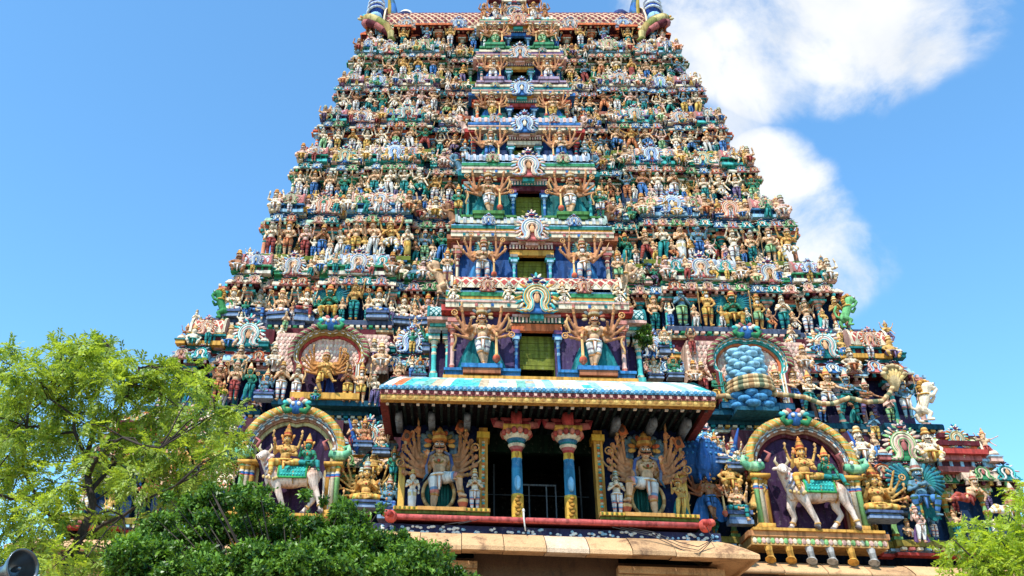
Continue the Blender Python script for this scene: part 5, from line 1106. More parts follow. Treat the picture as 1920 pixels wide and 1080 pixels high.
# ---------------------------------------------------------------- animals
@pose
def bull(F):
    b = F.b; F.n = 12
    b.cap((-.3,0,.74), .2, (.34,0,.72), .185, 14); b.ell((-.05,0,.69), (.42,.2,.2), W1, 14, 9); b.ell((-.3,0,.92), (.14,.11,.13)); b.ell((.42,0,.74), (.16,.17,.19))
    b.chain([(-.38,-.0,.8), (-.5,-.04,.98), (-.56,-.08,1.1)], [.17,.125,.11], 12); b.ell((-.45,-.02,.72), (.09,.07,.2))
    b.chain([(-.56,-.1,1.13), (-.6,-.2,1.08), (-.61,-.29,1.02)], [.105,.085,.06], 10); b.ell((-.61,-.32,1.0), (.06,.05,.045))
    for s in (-1, 1): b.ell((-.56+s*.13,-.06,1.14), (.075,.03,.035), W1, 8, 5, Matrix.Rotation(s*.3, 3, 'Y'))
    for y, pts in ((-.12, [(-.34,.7),(-.22,.42),(-.1,.12),(-.09,.03)]), (.1, [(-.36,.7),(-.46,.42),(-.42,.22),(-.5,.05)]), (-.12, [(.42,.72),(.5,.48),(.58,.3),(.66,.04)]), (.1, [(.4,.72),(.38,.46),(.46,.3),(.28,.06)])):
        P3 = [(x, y, z) for x, z in pts]; b.chain(P3, [.13,.075,.05,.045], 10); F[f'hoof#{pts[0][0]}{y}'].tube([P3[-1], (P3[-1][0]-.03, y, 0.0)], [.055,.065], 8); band(F, 'anklet', V(P3[2])*.4+V(P3[3])*.6, V(P3[3])-V(P3[2]), .058, .04)
    b.chain([(.55,0,.84), (.64,0,.7), (.66,0,.4)], [.03,.025,.02], 8); b.ell((.66,0,.33), (.035,.035,.09))
    for s in (-1, 1): F[f'horn#{s}'].tube([(-.56+s*.07,-.08,1.2), (-.56+s*.13,-.1,1.28), (-.56+s*.1,-.12,1.36)], [.032,.026,.006], 8)
    for i, (x, z, r) in enumerate(((-.41,.84,.2), (-.455,.91,.175), (-.5,.985,.15), (-.53,1.05,.13))): F['collar'].tube([(x+math.cos(t)*r*.75*.5, -.03+math.sin(t)*r*.95, z+math.cos(t)*r*.75) for t in np.linspace(0, 2*PI, 16, endpoint=False)], .024, 6, [[W1, (.3,.4,.7)], [(.35,.5,.9), W1], [(.9,.5,.5), W1], [W1, (.3,.7,.7)]][i], closed=True)
    for i in range(7): F['collar'].ell((-.46+.05*i-.06*abs(i-3)/3, -.19-.02*(3-abs(i-3)), .66-.02*(3-abs(i-3))), (.03,.03,.035), (.9,.7,.3), 7, 5)
    m = F['saddle_cloth']; k = 11; R0 = .222
    for x0, x1, e, c in ((-.22,.3,.0,W1), (-.25,-.22,.008,(1.9,1.0,.25)), (.3,.33,.008,(1.9,1.0,.25))):
        vs = [(x, math.sin(R(-115+230*i/(k-1)))*(R0+e), .74+math.cos(R(-115+230*i/(k-1)))*(R0+e)) for x in (x0, x1) for i in range(k)]; m.add(vs, [(i, i+1, k+i+1, k+i) for i in range(k-1)], c)
    for s in (-1, 1): y, z = s*math.sin(R(112))*R0*1.02, .74+math.cos(R(112))*R0; m.tube([(-.25,y,z), (.33,y,z)], .022, 6, (1.9,1.0,.3))
    for i in range(8):
        for j in range(3): a = R(-60-18*j); m.ell((-.17+.06*i+.03*(j % 2), math.sin(a)*R0, .74+math.cos(a)*R0), (.02,.012,.02), (1.5,1.6,1.6), 6, 4)
    for x in (-.28, .36, .06): F['girth_band'].tube([(x, math.sin(t)*.212, .73+math.cos(t)*.212) for t in np.linspace(0, 2*PI, 18, endpoint=False)], .014, 5, [(.5,.4,.3), W1], closed=True)
    for s in (-1, 1): F[f'eye#{s}'].ell((-.585+s*.065,-.185,1.13), (.022,.016,.022), (.9,.88,.85), 8, 5); F[f'eye#{s}'].ell((-.587+s*.067,-.2,1.13), (.011,.01,.013), (.02,.02,.02), 6, 4); F[f'nostril#{s}'].ell((-.61+s*.025,-.365,1.01), (.011,.008,.009), (.1,.03,.03), 6, 4)
@pose
def lion(F):
    b = F.b
    b.chain([(-.1,0,.3), (.0,-.02,.5), (.08,-.03,.7)], [.13,.12,.13], 10); b.chain([(-.08,-.08,.28), (.06,-.12,.2), (-.02,-.12,.04), (.06,-.18,.02)], [.1,.06,.04,.04]); b.chain([(-.08,.08,.28), (-.2,.06,.18), (-.16,.06,.04), (-.1,.0,.02)], [.1,.06,.04,.04])
    for y, z in ((-.1, .78), (.08, .66)): b.chain([(.12,y,.66), (.26,y,z-.08), (.34,y-.02,z+.04)], [.06,.045,.04])
    b.chain([(.1,-.03,.74), (.14,-.05,.9)], [.11,.13]); b.ell((.2,-.07,.92), (.12,.11,.12)); b.ell((.29,-.09,.87), (.08,.08,.06)); b.ell((.28,-.1,.96), (.06,.06,.04))
    b.chain([(-.16,0,.3), (-.3,0,.36), (-.34,0,.55), (-.26,0,.7)], [.04,.035,.03,.04])
    for i in range(11):
        a = R(30+25*i); F['mane'].ell((.12+math.cos(a)*.15, -.04, .9+math.sin(a)*.17), (.06,.08,.05), [W1, (.7,.6,.5)][i % 2], 7, 5, Matrix.Rotation(-a, 3, 'Y'))
    for y in (-.14, .0): F[f'eye#{y}'].ell((.27, y-.03, .96), (.03,.025,.03), (.92,.9,.85), 7, 5); F[f'eye#{y}'].ell((.29, y-.05, .96), (.014,.012,.014), (.02,.02,.02), 6, 4)
    F['collar'].tube([(.05+math.cos(t)*.13, -.03+math.sin(t)*.14, .7) for t in np.linspace(0, 2*PI, 12, endpoint=False)], .02, 6, closed=True)
@pose
def peacock(F):
    b = F.b
    b.chain([(0,-.1,.3), (.0,-.2,.45), (.0,-.24,.62), (.0,-.27,.74)], [.17,.12,.07,.06]); b.ell((.0,-.3,.77), (.055,.075,.055)); b.cap((0,-.36,.76), .02, (0,-.42,.74), .006, 6)
    for s in (-1, 1): b.chain([(s*.06,-.1,.2), (s*.08,-.12,.03), (s*.09,-.2,.02)], [.05,.025,.02])
    m = F['tail']; k = 13
    for i in range(k):
        for j in range(4):
            a = R(-8+196*i/(k-1)); r = .2+.14*j; m.ell((math.cos(a)*r, .06+.02*j, .42+math.sin(a)*r), (.085,.03,.055), [BLUE, srgb(26,80,130), BLUE, SKY][j], 7, 4, Matrix.Rotation(-a, 3, 'Y'))
            if j > 0: m.ell((math.cos(a)*(r+.01), .03+.02*j, .42+math.sin(a)*(r+.01)), (.034,.025,.034), LBLUE if j % 2 else srgb(150,200,190), 6, 4)
    F['tail_dome'].ell((0,.12,.5), (.52,.3,.46), W1, 20, 12)
    for i in range(12):
        for j in range(5): a = R(-70+140*i/11+6*(j % 2)); b_ = R(8+17*j); F['tail_dome'].ell((math.sin(a)*math.cos(b_)*.52, .12-math.cos(a)*math.cos(b_)*.3, .5+math.sin(b_)*.46), (.032,.025,.032), (3.2,2.2,1.6), 6, 4)
    for s in (-1, 1): F[f'eye#{s}'].ell((s*.045,-.33,.785), (.015,.015,.015), (.9,.9,.85), 6, 4)
_st0 = statue
def animal(tp, name, loc, h, label, cols, cat, mirror=False, group=None, rotz=0):
    r = empty(name, loc, label, cat, group, rotz, h, mirror); LABELS[label] = LABELS.get(label, 0)+1
    for k, me in template(tp).items(): k = k.split('#')[0]; link(k, me, r, color=cols.get(k, cols['gold_trim'] if k in ('anklet', 'collar', 'girth_band') else W1))
    return r

# ---------------------------------------------------------------- statues
ORD = ['first', 'second', 'third', 'fourth', 'fifth', 'sixth', 'seventh', 'eighth', 'ninth', 'tenth', 'eleventh', 'twelfth']
ROWN = ['bottom row', 'second row up', 'third row up', 'fourth row up', 'fifth row up', 'sixth row up', 'seventh row up', 'eighth row up', 'top row']
PHR = {'deity': 'four-armed figure', 'worshipper': 'praying figure', 'bearer': 'figure lifting both arms', 'dancer': 'dancing figure', 'sway': 'swaying woman', 'staffman': 'bearded staff bearer', 'archer': 'striding archer',
       'lotus': 'cross-legged seated figure', 'throne': 'enthroned figure', 'winged': 'winged kneeling figure', 'woman': 'long-skirted woman', 'puller': 'leaning figure', 'dwarf': 'squat dwarf', 'dwarf_lift': 'squat dwarf lifting its arms', 'lion': 'rearing lion'}
NAMES = {'lotus': 'seated_statue', 'throne': 'seated_statue', 'winged': 'winged_statue', 'dancer': 'dancing_statue', 'dwarf': 'dwarf_statue', 'dwarf_lift': 'dwarf_statue', 'woman': 'woman_statue', 'sway': 'woman_statue', 'many_armed_seated': 'seated_statue', 'cosmic': 'dancing_statue', 'guard': 'guardian_statue', 'guard_six': 'guardian_statue', 'guard_hi': 'guardian_statue', 'rider': 'seated_statue', 'consort': 'seated_statue', 'reclining': 'reclining_statue'}
nm = lambda tp: NAMES.get(tp, 'standing_statue')
SK = ['tan']*8+['cream']*7+['golden']*3+['brown']*3+['green']*2+['grey blue']*2+['pink']*2
CL = list(CLOTHS)+['white']*6+['yellow', 'pale green', 'teal', 'teal', 'blue']
MIX = {2: [['lotus', 'lotus', 'lotus', 'deity', 'winged', 'throne', 'lotus', 'throne', 'lotus'], ['bearer', 'deity', 'worshipper', 'staffman', 'winged', 'staffman', 'worshipper', 'deity', 'worshipper']],
       3: [['sway', 'deity', 'woman', 'dancer', 'sway', 'deity', 'sway', 'worshipper', 'deity', 'staffman', 'deity'], ['staffman', 'sway', 'archer', 'sway', 'woman', 'deity', 'worshipper', 'bearer', 'deity', 'staffman', 'dancer']],
       4: [['worshipper', 'deity', 'dancer', 'bearer', 'sway', 'deity', 'sway', 'staffman', 'deity', 'bearer', 'deity'], ['sway', 'worshipper', 'bearer', 'sway', 'deity', 'worshipper', 'sway', 'deity', 'dancer', 'bearer', 'deity']],
       5: [['dancer', 'bearer', 'archer', 'sway', 'deity', 'dancer', 'bearer', 'worshipper', 'deity', 'sway'], ['bearer', 'archer', 'dancer', 'archer', 'dancer', 'bearer', 'deity', 'archer', 'sway', 'bearer']],
       6: [['archer', 'dancer', 'bearer', 'puller', 'archer', 'dancer', 'deity', 'puller', 'bearer', 'dancer'], ['dancer', 'puller', 'archer', 'bearer', 'dancer', 'deity', 'bearer', 'archer', 'bearer', 'sway']],
       7: [['sway', 'deity', 'bearer', 'woman', 'deity', 'dancer', 'bearer', 'deity'], ['deity', 'sway', 'bearer', 'deity', 'woman', 'deity', 'bearer', 'dancer']],
       8: [['deity']*5, ['deity']*5]}
GSTAND = 'painted figures standing along the tower ledges'; GDW = 'squat dwarfs perched between the little roofs'
for k in range(2, 9):
    F, W = FK[k], WK[k]; h = (ZK[k+1]-ZK[k]) if k < 8 else 3.55
    for si, s in enumerate((-1, 1)):
        side = 'left' if s < 0 else 'right'
        for i, f in enumerate(ROWSPOTS[k]):
            tp = MIX[k][si][i]; sk = rnd.choice(SK); cl = rnd.choice(CL)
            if k == 8: sk = ['grey blue', 'golden'][i % 2]; cl = ['blue', 'white', 'purple', 'teal', 'white'][i]
            if tp == 'winged': sk = 'green'; cl = 'yellow'
            big = .45 <= f <= .63; u = h*.42*(1.08 if big else rnd.uniform(.9, 1.04)); zo = 0
            if tp == 'lotus': u = h*.46; zo = .17*u
            if tp == 'throne': u = h*.44
            if tp == 'winged': u = h*.48
            if k == 8: u = 1.42
            if big and tp != 'winged': zo += .06
            statue(tp, nm(tp), (s*f*W, F-proj_at(f)+.16, ZK[k]+zo), u, f"{sk} {PHR[tp]} in {cl}, {ORD[i]} {side} of the doorways, {ROWN[k]}", sk, cl, mirror=rnd.random() < .5, group=GSTAND, rotz=rnd.uniform(-.2, .2), lean=R(3), drapecol=TEAL if tp == 'winged' else None)
        for j, (f, e) in enumerate(DWARFSPOTS[k]):
            tp = ['dwarf', 'dwarf_lift'][(j+k+si) % 2]; sk = rnd.choice(['tan', 'cream', 'tan', 'brown', 'cream', 'pink']); cl = rnd.choice(CL)
            fo = sorted(x[0] for x in DWARFSPOTS[k]).index(f)
            statue(tp, 'dwarf_statue', (s*f*W, F-proj_at(f)+.02, ZK[k]+.62*h), h*.4, f"{sk} {PHR[tp]} above the {ROWN[k].replace(' up', '')}, {ORD[fo]} {side} of the doorways", sk, cl, group=GDW, rotz=rnd.uniform(-.2, .2))
# door guardians
for k, xs, y, z, tall in CENTRE_STATUES:
    for s in (-1, 1):
        cl = [0, 'white', 'white', 'white', 'blue', 'yellow', 'white', 'pale green'][k]
        statue('guard' if k % 2 else 'guard_six', 'guardian_statue', (s*xs, y-.1, z), tall/(1.12 if k % 2 else 1.18), f"{'ten' if k % 2 else 'eight'}-armed moustached door guardian with club, {'left' if s < 0 else 'right'} of the {ORD[k]} doorway above the porch", 'tan', cl, srgb(190,170,130), [0,TEAL,srgb(40,120,170),TEAL,TEAL,BLUE,BLUE,GREEN][k], group='door guardians beside the upper doorways', mirror=s > 0, lean=R(4))
        if 1 < k < 6:
            u = [0, 1.75, 1.75, 1.5, 1.4, 1.3][k]
            animal('lion', 'lion_statue', (s*(BC[k]+.55), YCB[k]+1.0, ZCB[k]-.2), u, f"{['', 'cream', 'tan', 'brown', 'purple maned', 'pale'][k]} rearing lion at the {'left' if s < 0 else 'right'} edge of the {ORD[k]} doorway bay", {'body': [0, SKINS['cream'], SKINS['tan'], SKINS['brown'], SKINS['grey blue'], SKINS['pink']][k], 'mane': [0, GOLD, TEAL, ROSE, PURPLE, ORANGE][k], 'gold_trim': GOLD}, 'lion', s < 0, 'rearing lions beside the doorway bays')
            if k in (2, 3, 4):
                sk = ['tan', 'green', 'grey blue'][k-2]; statue('staffman', 'standing_statue', (s*(BC[k]+.25), YCB[k]+.35, ZCB[k]+.2), .36*(ZCB[k+1]-ZCB[k]), f"{sk} bearded staff bearer riding high at the {'left' if s < 0 else 'right'} edge of the {ORD[k]} doorway bay", sk, rnd.choice(CL), group=GSTAND)
# small pairs on the second doorway's cornice
for s in (-1, 1):
    for x, lb in ((1.15, 'beside the turquoise gable over the lowest tower doorway'), (3.5, 'at the end of the red scaled vault')):
        statue('dancer', 'dancing_statue', (s*x, 34.0, 20.35), 1.15, f"cream dancing figure {lb}, {'left' if s < 0 else 'right'} side", 'cream', 'white', group='dancers on the lowest cornice', mirror=s < 0)
# crest
for s in (-1, 1):
    d = 'left' if s < 0 else 'right'
    statue('guard', 'guardian_statue', (s*1.25, FK[8]-.25, ZK[8]+2.25), 1.45, f"tan many-armed guardian on the roof crest, {d} of its gable", 'tan', 'white', group='figures on the roof crest', mirror=s > 0)
    statue('bearer', 'standing_statue', (s*2.0, FK[8]-.1, ZK[8]+2.25), 1.5, f"brown figure lifting both arms at the {d} end of the roof crest", 'brown', 'orange', group='figures on the roof crest')
    statue('deity', 'standing_statue', (s*1.5, FK[8]-.5, ZK[8]+.35), 1.2, f"brown four-armed figure standing beneath the roof crest, {d} of the dark panel", 'brown', 'white', group='figures on the roof crest')
    statue('throne', 'seated_statue', (s*2.2, FK[8]-.1, ZK[8]+1.0), 1.3, f"small enthroned figure beside the {d} end of the roof crest", 'cream', 'teal', group='figures on the roof crest')
    statue('reclining', 'reclining_statue', (s*8.9, FK[8]-.45, ZK[8]-.1), 1.6, f"pink reclining figure under the golden scroll, {d} end of the top row", 'pink', 'white', mirror=s < 0)
    statue('bearer', 'standing_statue', (s*9.3, FK[8]-.2, ZK[8]+.1), 1.4, f"brown figure at the {d} corner of the top row, below the striped bulb", 'brown', 'red')
# porch guardians and their attendants
q = at(820, 957, 34.0); statue('guard_hi', 'guardian_statue', (q.x+.02, 34.25, 11.49), 2.86, 'large sixteen-armed guardian with raised leg and sword, left of the porch columns', 'tan', 'white', srgb(214,160,70), srgb(16,96,92))
q = at(1222, 962, 34.0); statue('guard_hi', 'guardian_statue', (q.x, 34.25, 11.49), 2.86, 'large sixteen-armed moustached guardian with raised leg, right of the porch columns', 'tan', 'white', srgb(214,160,70), srgb(16,96,92), mirror=True)
for px, py, tp, H, sk, cl, lb in ((772, 946, 'woman', 1.42, 'cream', 'white', 'small cream woman in a long skirt beside the left porch guardian'), (890, 950, 'worshipper', 1.5, 'cream', 'white', 'stout praying attendant between the left porch guardian and the gold post'),
                                  (1158, 952, 'worshipper', 1.55, 'cream', 'white', 'stout bearded praying attendant between the gold post and the right porch guardian'), (1278, 960, 'sway', 1.4, 'golden', 'yellow', 'small golden woman at the right end of the porch')):
    q = at(px, py, 33.8); statue(tp, nm(tp), (q.x, 33.8, 11.49), H, lb, sk, cl)
# the bulls with their riders
for s, cx in ((-1, -9.95), (1, 10.25)):
    d = 'left' if s < 0 else 'right'; x, y, z = cx+.15, 34.55, 11.42
    animal('bull', 'bull_statue', (x, y, z), 2.0, f"white bull statue with teal saddle cloth walking in the {d} arch", {'body': srgb(228,206,188), 'collar': srgb(226,214,204), 'saddle_cloth': srgb(40,160,150), 'hoof': srgb(120,110,110), 'horn': srgb(220,200,160), 'gold_trim': srgb(206,160,90), 'girth_band': srgb(206,160,90)}, 'bull statue', group='bulls carrying riders in the arches')
    statue('rider', 'seated_statue', (x-.3, y-.12, z+1.74), 2.2, f"golden four-armed rider seated on the white bull in the {d} arch", 'golden', 'yellow', srgb(212,150,60), group='riders on the bulls')
    statue('consort', 'seated_statue', (x+.58, y-.1, z+1.78), 1.8, f"green-skinned woman seated behind the rider on the {d} bull", 'green', 'teal', srgb(222,170,80), group='riders on the bulls')
# bottom two rows, one by one: pose, foot point in the picture, depth, height, skin, cloth, words
def spot(tp, px, py, Y, H, sk, cl, lb, **kw):
    q = at(px, py, Y); statue(tp, nm(tp), q, H, f"{sk} {lb}", sk, cl, **kw)
G0 = 'figures of the bottom row'; G1 = 'figures of the second row'
for a in [('guard', 1335, 975, 35.2, 1.75, 'brown', 'blue', 'many-armed warrior below the spotted peacock tail'), ('lotus', 1345, 862, 35.3, 1.35, 'cream', 'white', 'seated figure above and right of the peacock tail'), ('lotus', 1378, 872, 35.2, 1.35, 'cream', 'green' if 0 else 'teal', 'seated figure left of the right bull arch'), ('dwarf', 1372, 918, 35.1, 1.7, 'golden', 'yellow', 'pot-bellied dwarf left of the right green pillar scroll'),
          ('throne', 1388, 985, 35.0, 1.7, 'tan', 'teal', 'rider on a blue mount left of the right bull pedestal'), ('worshipper', 1405, 900, 35.2, 1.1, 'pink', 'red', 'small praying figure beside the right bull arch shoulder'),
          ('many_armed_seated', 1650, 965, 35.0, 2.3, 'golden', 'yellow', 'many-headed seated figure right of the right bull arch'), ('winged', 1738, 972, 35.0, 2.25, 'grey blue', 'blue', 'winged kneeling figure right of the golden many-headed one'), ('dwarf', 1618, 865, 35.2, 1.9, 'cream', 'white', 'pot-bellied dwarf at the upper right of the bull arch'), ('dwarf', 1748, 868, 35.2, 1.9, 'cream', 'yellow', 'dwarf in yellow right of the green gable, bottom row'),
          ('worshipper', 1592, 880, 35.1, 1.15, 'tan', 'white', 'small praying figure beside the right arch scroll'), ('sway', 1732, 1018, 34.8, 1.3, 'pink', 'white', 'thin figure sitting out above the young tree'), ('reclining', 1820, 945, 35.3, 1.7, 'tan', 'red', 'reclining figure below the far right vault'), ('reclining', 1892, 968, 35.2, 1.7, 'brown', 'white', 'reclining figure at the far right corner'),
          ('many_armed_seated', 685, 945, 35.1, 2.15, 'golden', 'yellow', 'many-headed seated figure left of the porch'), ('dwarf', 700, 892, 35.2, 1.55, 'golden', 'yellow', 'pot-bellied dwarf above the seated figure left of the porch'), ('lotus', 682, 832, 35.4, 1.4, 'brown', 'orange', 'seated figure under the yellow bracket left of the porch'), ('lotus', 716, 845, 35.3, 1.3, 'tan', 'teal', 'seated figure tucked against the left end of the porch roof'), ('worshipper', 660, 850, 35.3, 1.3, 'tan', 'red', 'small praying figure on the shoulder of the left bull arch'),
          ('staffman', 737, 905, 34.9, 1.25, 'green', 'teal', 'bearded staff bearer at the left end of the porch'), ('throne', 728, 975, 34.8, 1.6, 'grey blue', 'blue', 'seated figure at the foot of the porch, left end'), ('dwarf', 425, 835, 35.3, 1.9, 'cream', 'red', 'dwarf left of the left bull arch, half behind leaves'), ('dwarf', 395, 905, 35.3, 1.7, 'tan', 'white', 'dwarf low behind the light green tree'), ('reclining', 300, 925, 35.3, 1.7, 'tan', 'red', 'reclining figure behind the light green tree'), ('throne', 418, 945, 35.0, 1.7, 'cream', 'orange', 'seated figure beside the left bull arch pillar'), ('many_armed_seated', 355, 880, 35.2, 1.7, 'golden', 'yellow', 'many-headed figure glimpsed through the light green tree')]:
    spot(*a, group=G0)
for a in [('puller', 1352, 770, 36.2, 1.7, 'green', 'yellow', 'figure hauling the snake left of the blue mountain'), ('puller', 1462, 769, 36.2, 1.75, 'tan', 'white', 'snake hauler right beside the blue mountain'), ('puller', 1494, 769, 36.2, 1.75, 'tan', 'blue', 'snake hauler in blue, second right of the mountain'), ('puller', 1524, 773, 36.1, 1.6, 'cream', 'teal', 'bending snake hauler, third right of the mountain'), ('puller', 1560, 776, 36.1, 1.8, 'tan', 'white', 'snake hauler with tall cone hat, fourth right of the mountain'), ('puller', 1596, 779, 36.1, 1.75, 'grey blue', 'teal', 'snake hauler, fifth right of the mountain'), ('puller', 1632, 784, 36.1, 1.5, 'brown', 'purple', 'snake hauler just left of the snake hood'), ('staffman', 1706, 786, 36.1, 1.7, 'grey blue', 'white', 'guard with staff right of the snake hood'),
          ('lotus', 1228, 706, 35.6, 1.15, 'cream', 'white', 'small seated figure right of the lowest tower doorway bay'), ('lotus', 1265, 704, 35.8, 1.2, 'green', 'pale green', 'small seated figure above the porch roof, right part'), ('dwarf', 1303, 716, 35.8, 1.3, 'tan', 'white', 'dwarf above the right end of the porch roof'), ('throne', 1250, 664, 36.2, 1.2, 'cream', 'teal', 'enthroned figure left of the blue mountain arch'), ('bearer', 1300, 665, 36.2, 1.15, 'brown', 'red', 'figure lifting arms beside the blue mountain arch'), ('worshipper', 1322, 745, 36.0, 1.5, 'brown', 'red', 'praying figure behind the right end of the porch roof'),
          ('lotus', 787, 706, 35.6, 1.15, 'grey blue', 'teal', 'small seated figure left of the lowest tower doorway bay'), ('lotus', 748, 714, 35.8, 1.2, 'tan', 'red', 'small seated figure above the left end of the porch roof'), ('dwarf', 714, 690, 36.0, 1.6, 'tan', 'white', 'dwarf beside the turquoise gable left of the lowest doorway'), ('throne', 806, 660, 35.9, 1.25, 'green', 'teal', 'haloed seated figure beside the left guardian bay'), ('bearer', 772, 712, 35.8, 1.0, 'cream', 'blue', 'figure lifting arms above the porch roof, left part'),
          ('cosmic', 606, 738, 35.9, 1.85, 'golden', 'yellow', 'twelve-armed dancer with lifted leg in the maroon arch'), ('dwarf', 590, 752, 35.75, .85, 'green', 'blue', 'dwarf crouching under the dancer of the maroon arch'), ('deity', 436, 750, 36.1, 1.65, 'tan', 'red', 'four-armed figure at the left end of the second row'), ('sway', 464, 751, 36.1, 1.5, 'green', 'teal', 'swaying figure, second from the left end of the second row'), ('lotus', 497, 742, 36.1, 1.5, 'grey blue', 'purple', 'seated figure left of the maroon arch'), ('worshipper', 524, 752, 36.0, 1.7, 'tan', 'white', 'praying figure in cuffed leggings left of the golden dancer'), ('worshipper', 553, 752, 36.0, 1.55, 'cream', 'white', 'praying figure next left of the golden dancer'), ('worshipper', 650, 755, 36.0, 1.6, 'brown', 'yellow', 'praying figure next right of the golden dancer'), ('staffman', 675, 757, 36.0, 1.6, 'tan', 'yellow', 'staff bearer, second right of the golden dancer'), ('sway', 700, 762, 36.0, 1.4, 'cream', 'purple', 'swaying figure near the left end of the porch roof'), ('deity', 405, 748, 36.3, 1.5, 'brown', 'orange', 'four-armed figure at the far left corner, second row'),
          ('dwarf', 448, 690, 36.4, 1.5, 'tan', 'teal', 'dwarf left of the turquoise gable, second row'), ('dwarf', 512, 690, 36.4, 1.5, 'cream', 'white', 'dwarf right of the left turquoise gable, second row'), ('dwarf', 700, 676, 36.4, 1.4, 'cream', 'purple', 'dwarf right of the maroon arch'), ('dwarf', 1510, 692, 36.4, 1.5, 'tan', 'white', 'dwarf left of the right turquoise gable, second row'), ('dwarf', 1600, 698, 36.4, 1.5, 'cream', 'orange', 'dwarf right of the right turquoise gable, second row')]:
    spot(*a, group=G1)
q = at(1315, 965, 35.5); animal('peacock', 'peacock_statue', (q.x+.15, 35.25, q.z+1.15), 2.1, 'blue peacock statue with spotted tail fanned out right of the porch', {'body': srgb(30,100,170), 'tail': W1, 'tail_dome': srgb(20,84,140), 'gold_trim': GOLD}, 'peacock statue')
for px, py, Y, H, mi, c, lb in ((1740, 792, 36.0, 1.7, False, SKINS['cream'], 'cream rearing lion at the right end of the second row'), (1592, 614, 37.4, 1.5, False, srgb(120,190,120), 'pale green rearing lion at the right end of the third row'), (412, 600, 37.4, 1.5, True, srgb(60,140,80), 'green rearing lion at the left end of the third row'), (1420, 965, 35.0, 1.2, False, SKINS['golden'], 'golden rearing lion at the left foot of the right bull arch'), (650, 700, 36.2, .9, True, SKINS['brown'], 'small brown rearing lion beside the maroon arch')):
    animal('lion', 'lion_statue', at(px, py, Y), H, lb, {'body': c, 'mane': GOLD, 'gold_trim': GOLD}, 'lion', mi)
# blue mountain and the snake wound round it
mq = at(1412, 776, 36.0); r = empty('mountain_statue', mq, 'blue bulbous mountain with stacked boulders in the right upper arch', 'mountain statue')
m = MB(); m.tube([(0,0,0), (0,0,1.2), (0,0,2.9)], [.7,.66,.5], 12, srgb(40,110,160)); m.box(-.85, .85, -.7, .5, -.12, .05, srgb(30,100,124)); link('core', m.mesh('core', PAINT), r)
for j in range(11):
    z = .2+j*.255; rr = .72-.021*j; m = MB()
    for i in range(7): a = 2*PI*(i+.5*(j % 2))/7; m.ell((math.cos(a)*rr, math.sin(a)*rr, z+rnd.uniform(-.03, .03)), (.31*rnd.uniform(.9, 1.1),.27,.165), mixc(srgb(72,146,190), srgb(150,198,216), min(1, max(0, (j-3)/4))), 10, 7)
    if j not in (3, 4): link('boulder', m.mesh('boulder', PAINT, True), r)
m = MB(); SN = srgb(214, 186, 136); SC = [SN, srgb(176,136,90), SN, srgb(120,130,100)]
for i in range(3): m.tube([(mq.x+math.cos(t)*(.93-.03*i), mq.y+math.sin(t)*.93, mq.z+.92+.19*i+.05*math.cos(t)) for t in np.linspace(0, 2*PI, 30, endpoint=False)], .125, 9, SC, closed=True)
SR = [(1445, 739), (1478, 741), (1510, 745), (1540, 757), (1562, 757), (1592, 746), (1625, 754), (1655, 752), (1668, 738), (1674, 726)]; pts = [at(a, b, 35.75) for a, b in SR]
fine = []
for i in range(len(pts)-1):
    for t in (0, .34, .67): fine.append(pts[i].lerp(pts[i+1], t))
fine.append(pts[-1]); m.tube(fine, .1, 9, SC); m.tube([at(a, b, 35.8) for a, b in ((1385, 746), (1360, 742), (1335, 745), (1310, 752))], [.12,.11,.1,.07], 9, SC)
so_ = link('serpent_statue', m.mesh('serpent_statue', PAINT, True)); so_['label'] = 'long cream snake wound round the blue mountain and held by the haulers'; so_['category'] = 'snake statue'
m = MB(); hq = at(1677, 720, 35.75)
for i in range(7):
    a = R(150-20*i); e = hq+V((math.cos(a)*.5, -.12, math.sin(a)*.74)); m.tube([hq+V((0,0,-.3)), hq+V((math.cos(a)*.25, -.06, math.sin(a)*.35)), e], [.08,.09,.1], 8, [SN, srgb(224,190,120)]); m.ell(e+V((0,-.04,.02)), (.12,.13,.1), SN, 8, 5)
link('hood', m.mesh('hood', PAINT, True), so_)

# small figures crowding every ledge, beyond counting
cnt = MB()
def bake(tp, M, skin, cloth, crownc):
    for k, mb in template_lo(tp).items(): cnt.extend(mb, M, {'body': skin, 'garment': cloth, 'crown': crownc, 'seat': srgb(120,140,160), 'drape': TEAL}[k])
LO = ['deity', 'bearer', 'sway', 'dancer', 'worshipper', 'dwarf', 'lotus', 'archer']
for s in (-1, 1):                                      # lowest storey
    for i in range(46):
        x = 6.6+12.2*(i+rnd.uniform(.2, .8))/46
        if abs(x-10.1) < 2.9 or (i % 4 == 3 and x > 14.5): continue
        p = proj_at(x/WK[0]); zz = [ZK[0]+.1, ZK[0]+1.25, ZK[0]+3.25, ZK[0]+4.1][i % 4]
        bake(rnd.choice(LO), Matrix.Translation((s*x, FK[0]-p+[.1, .35, .1, .4][i % 4], zz)) @ Matrix.Rotation(rnd.uniform(-.4, .4), 4, 'Z') @ Matrix.Scale(rnd.uniform(.95, 1.25), 4), SKINS[rnd.choice(SK)], CLOTHS[rnd.choice(CL)], srgb(226,196,140))
    for i in range(16):
        x = 5.0+11.2*(i+.5)/16
        if .4*WK[1] < x < .68*WK[1]: continue
        bake(rnd.choice(LO), Matrix.Translation((s*x, FK[1]-proj_at(x/WK[1])+.35, ZK[1]+[.15, 3.1][i % 2])) @ Matrix.Scale(rnd.uniform(1.0, 1.2), 4), SKINS[rnd.choice(SK)], CLOTHS[rnd.choice(CL)], srgb(226,196,140))
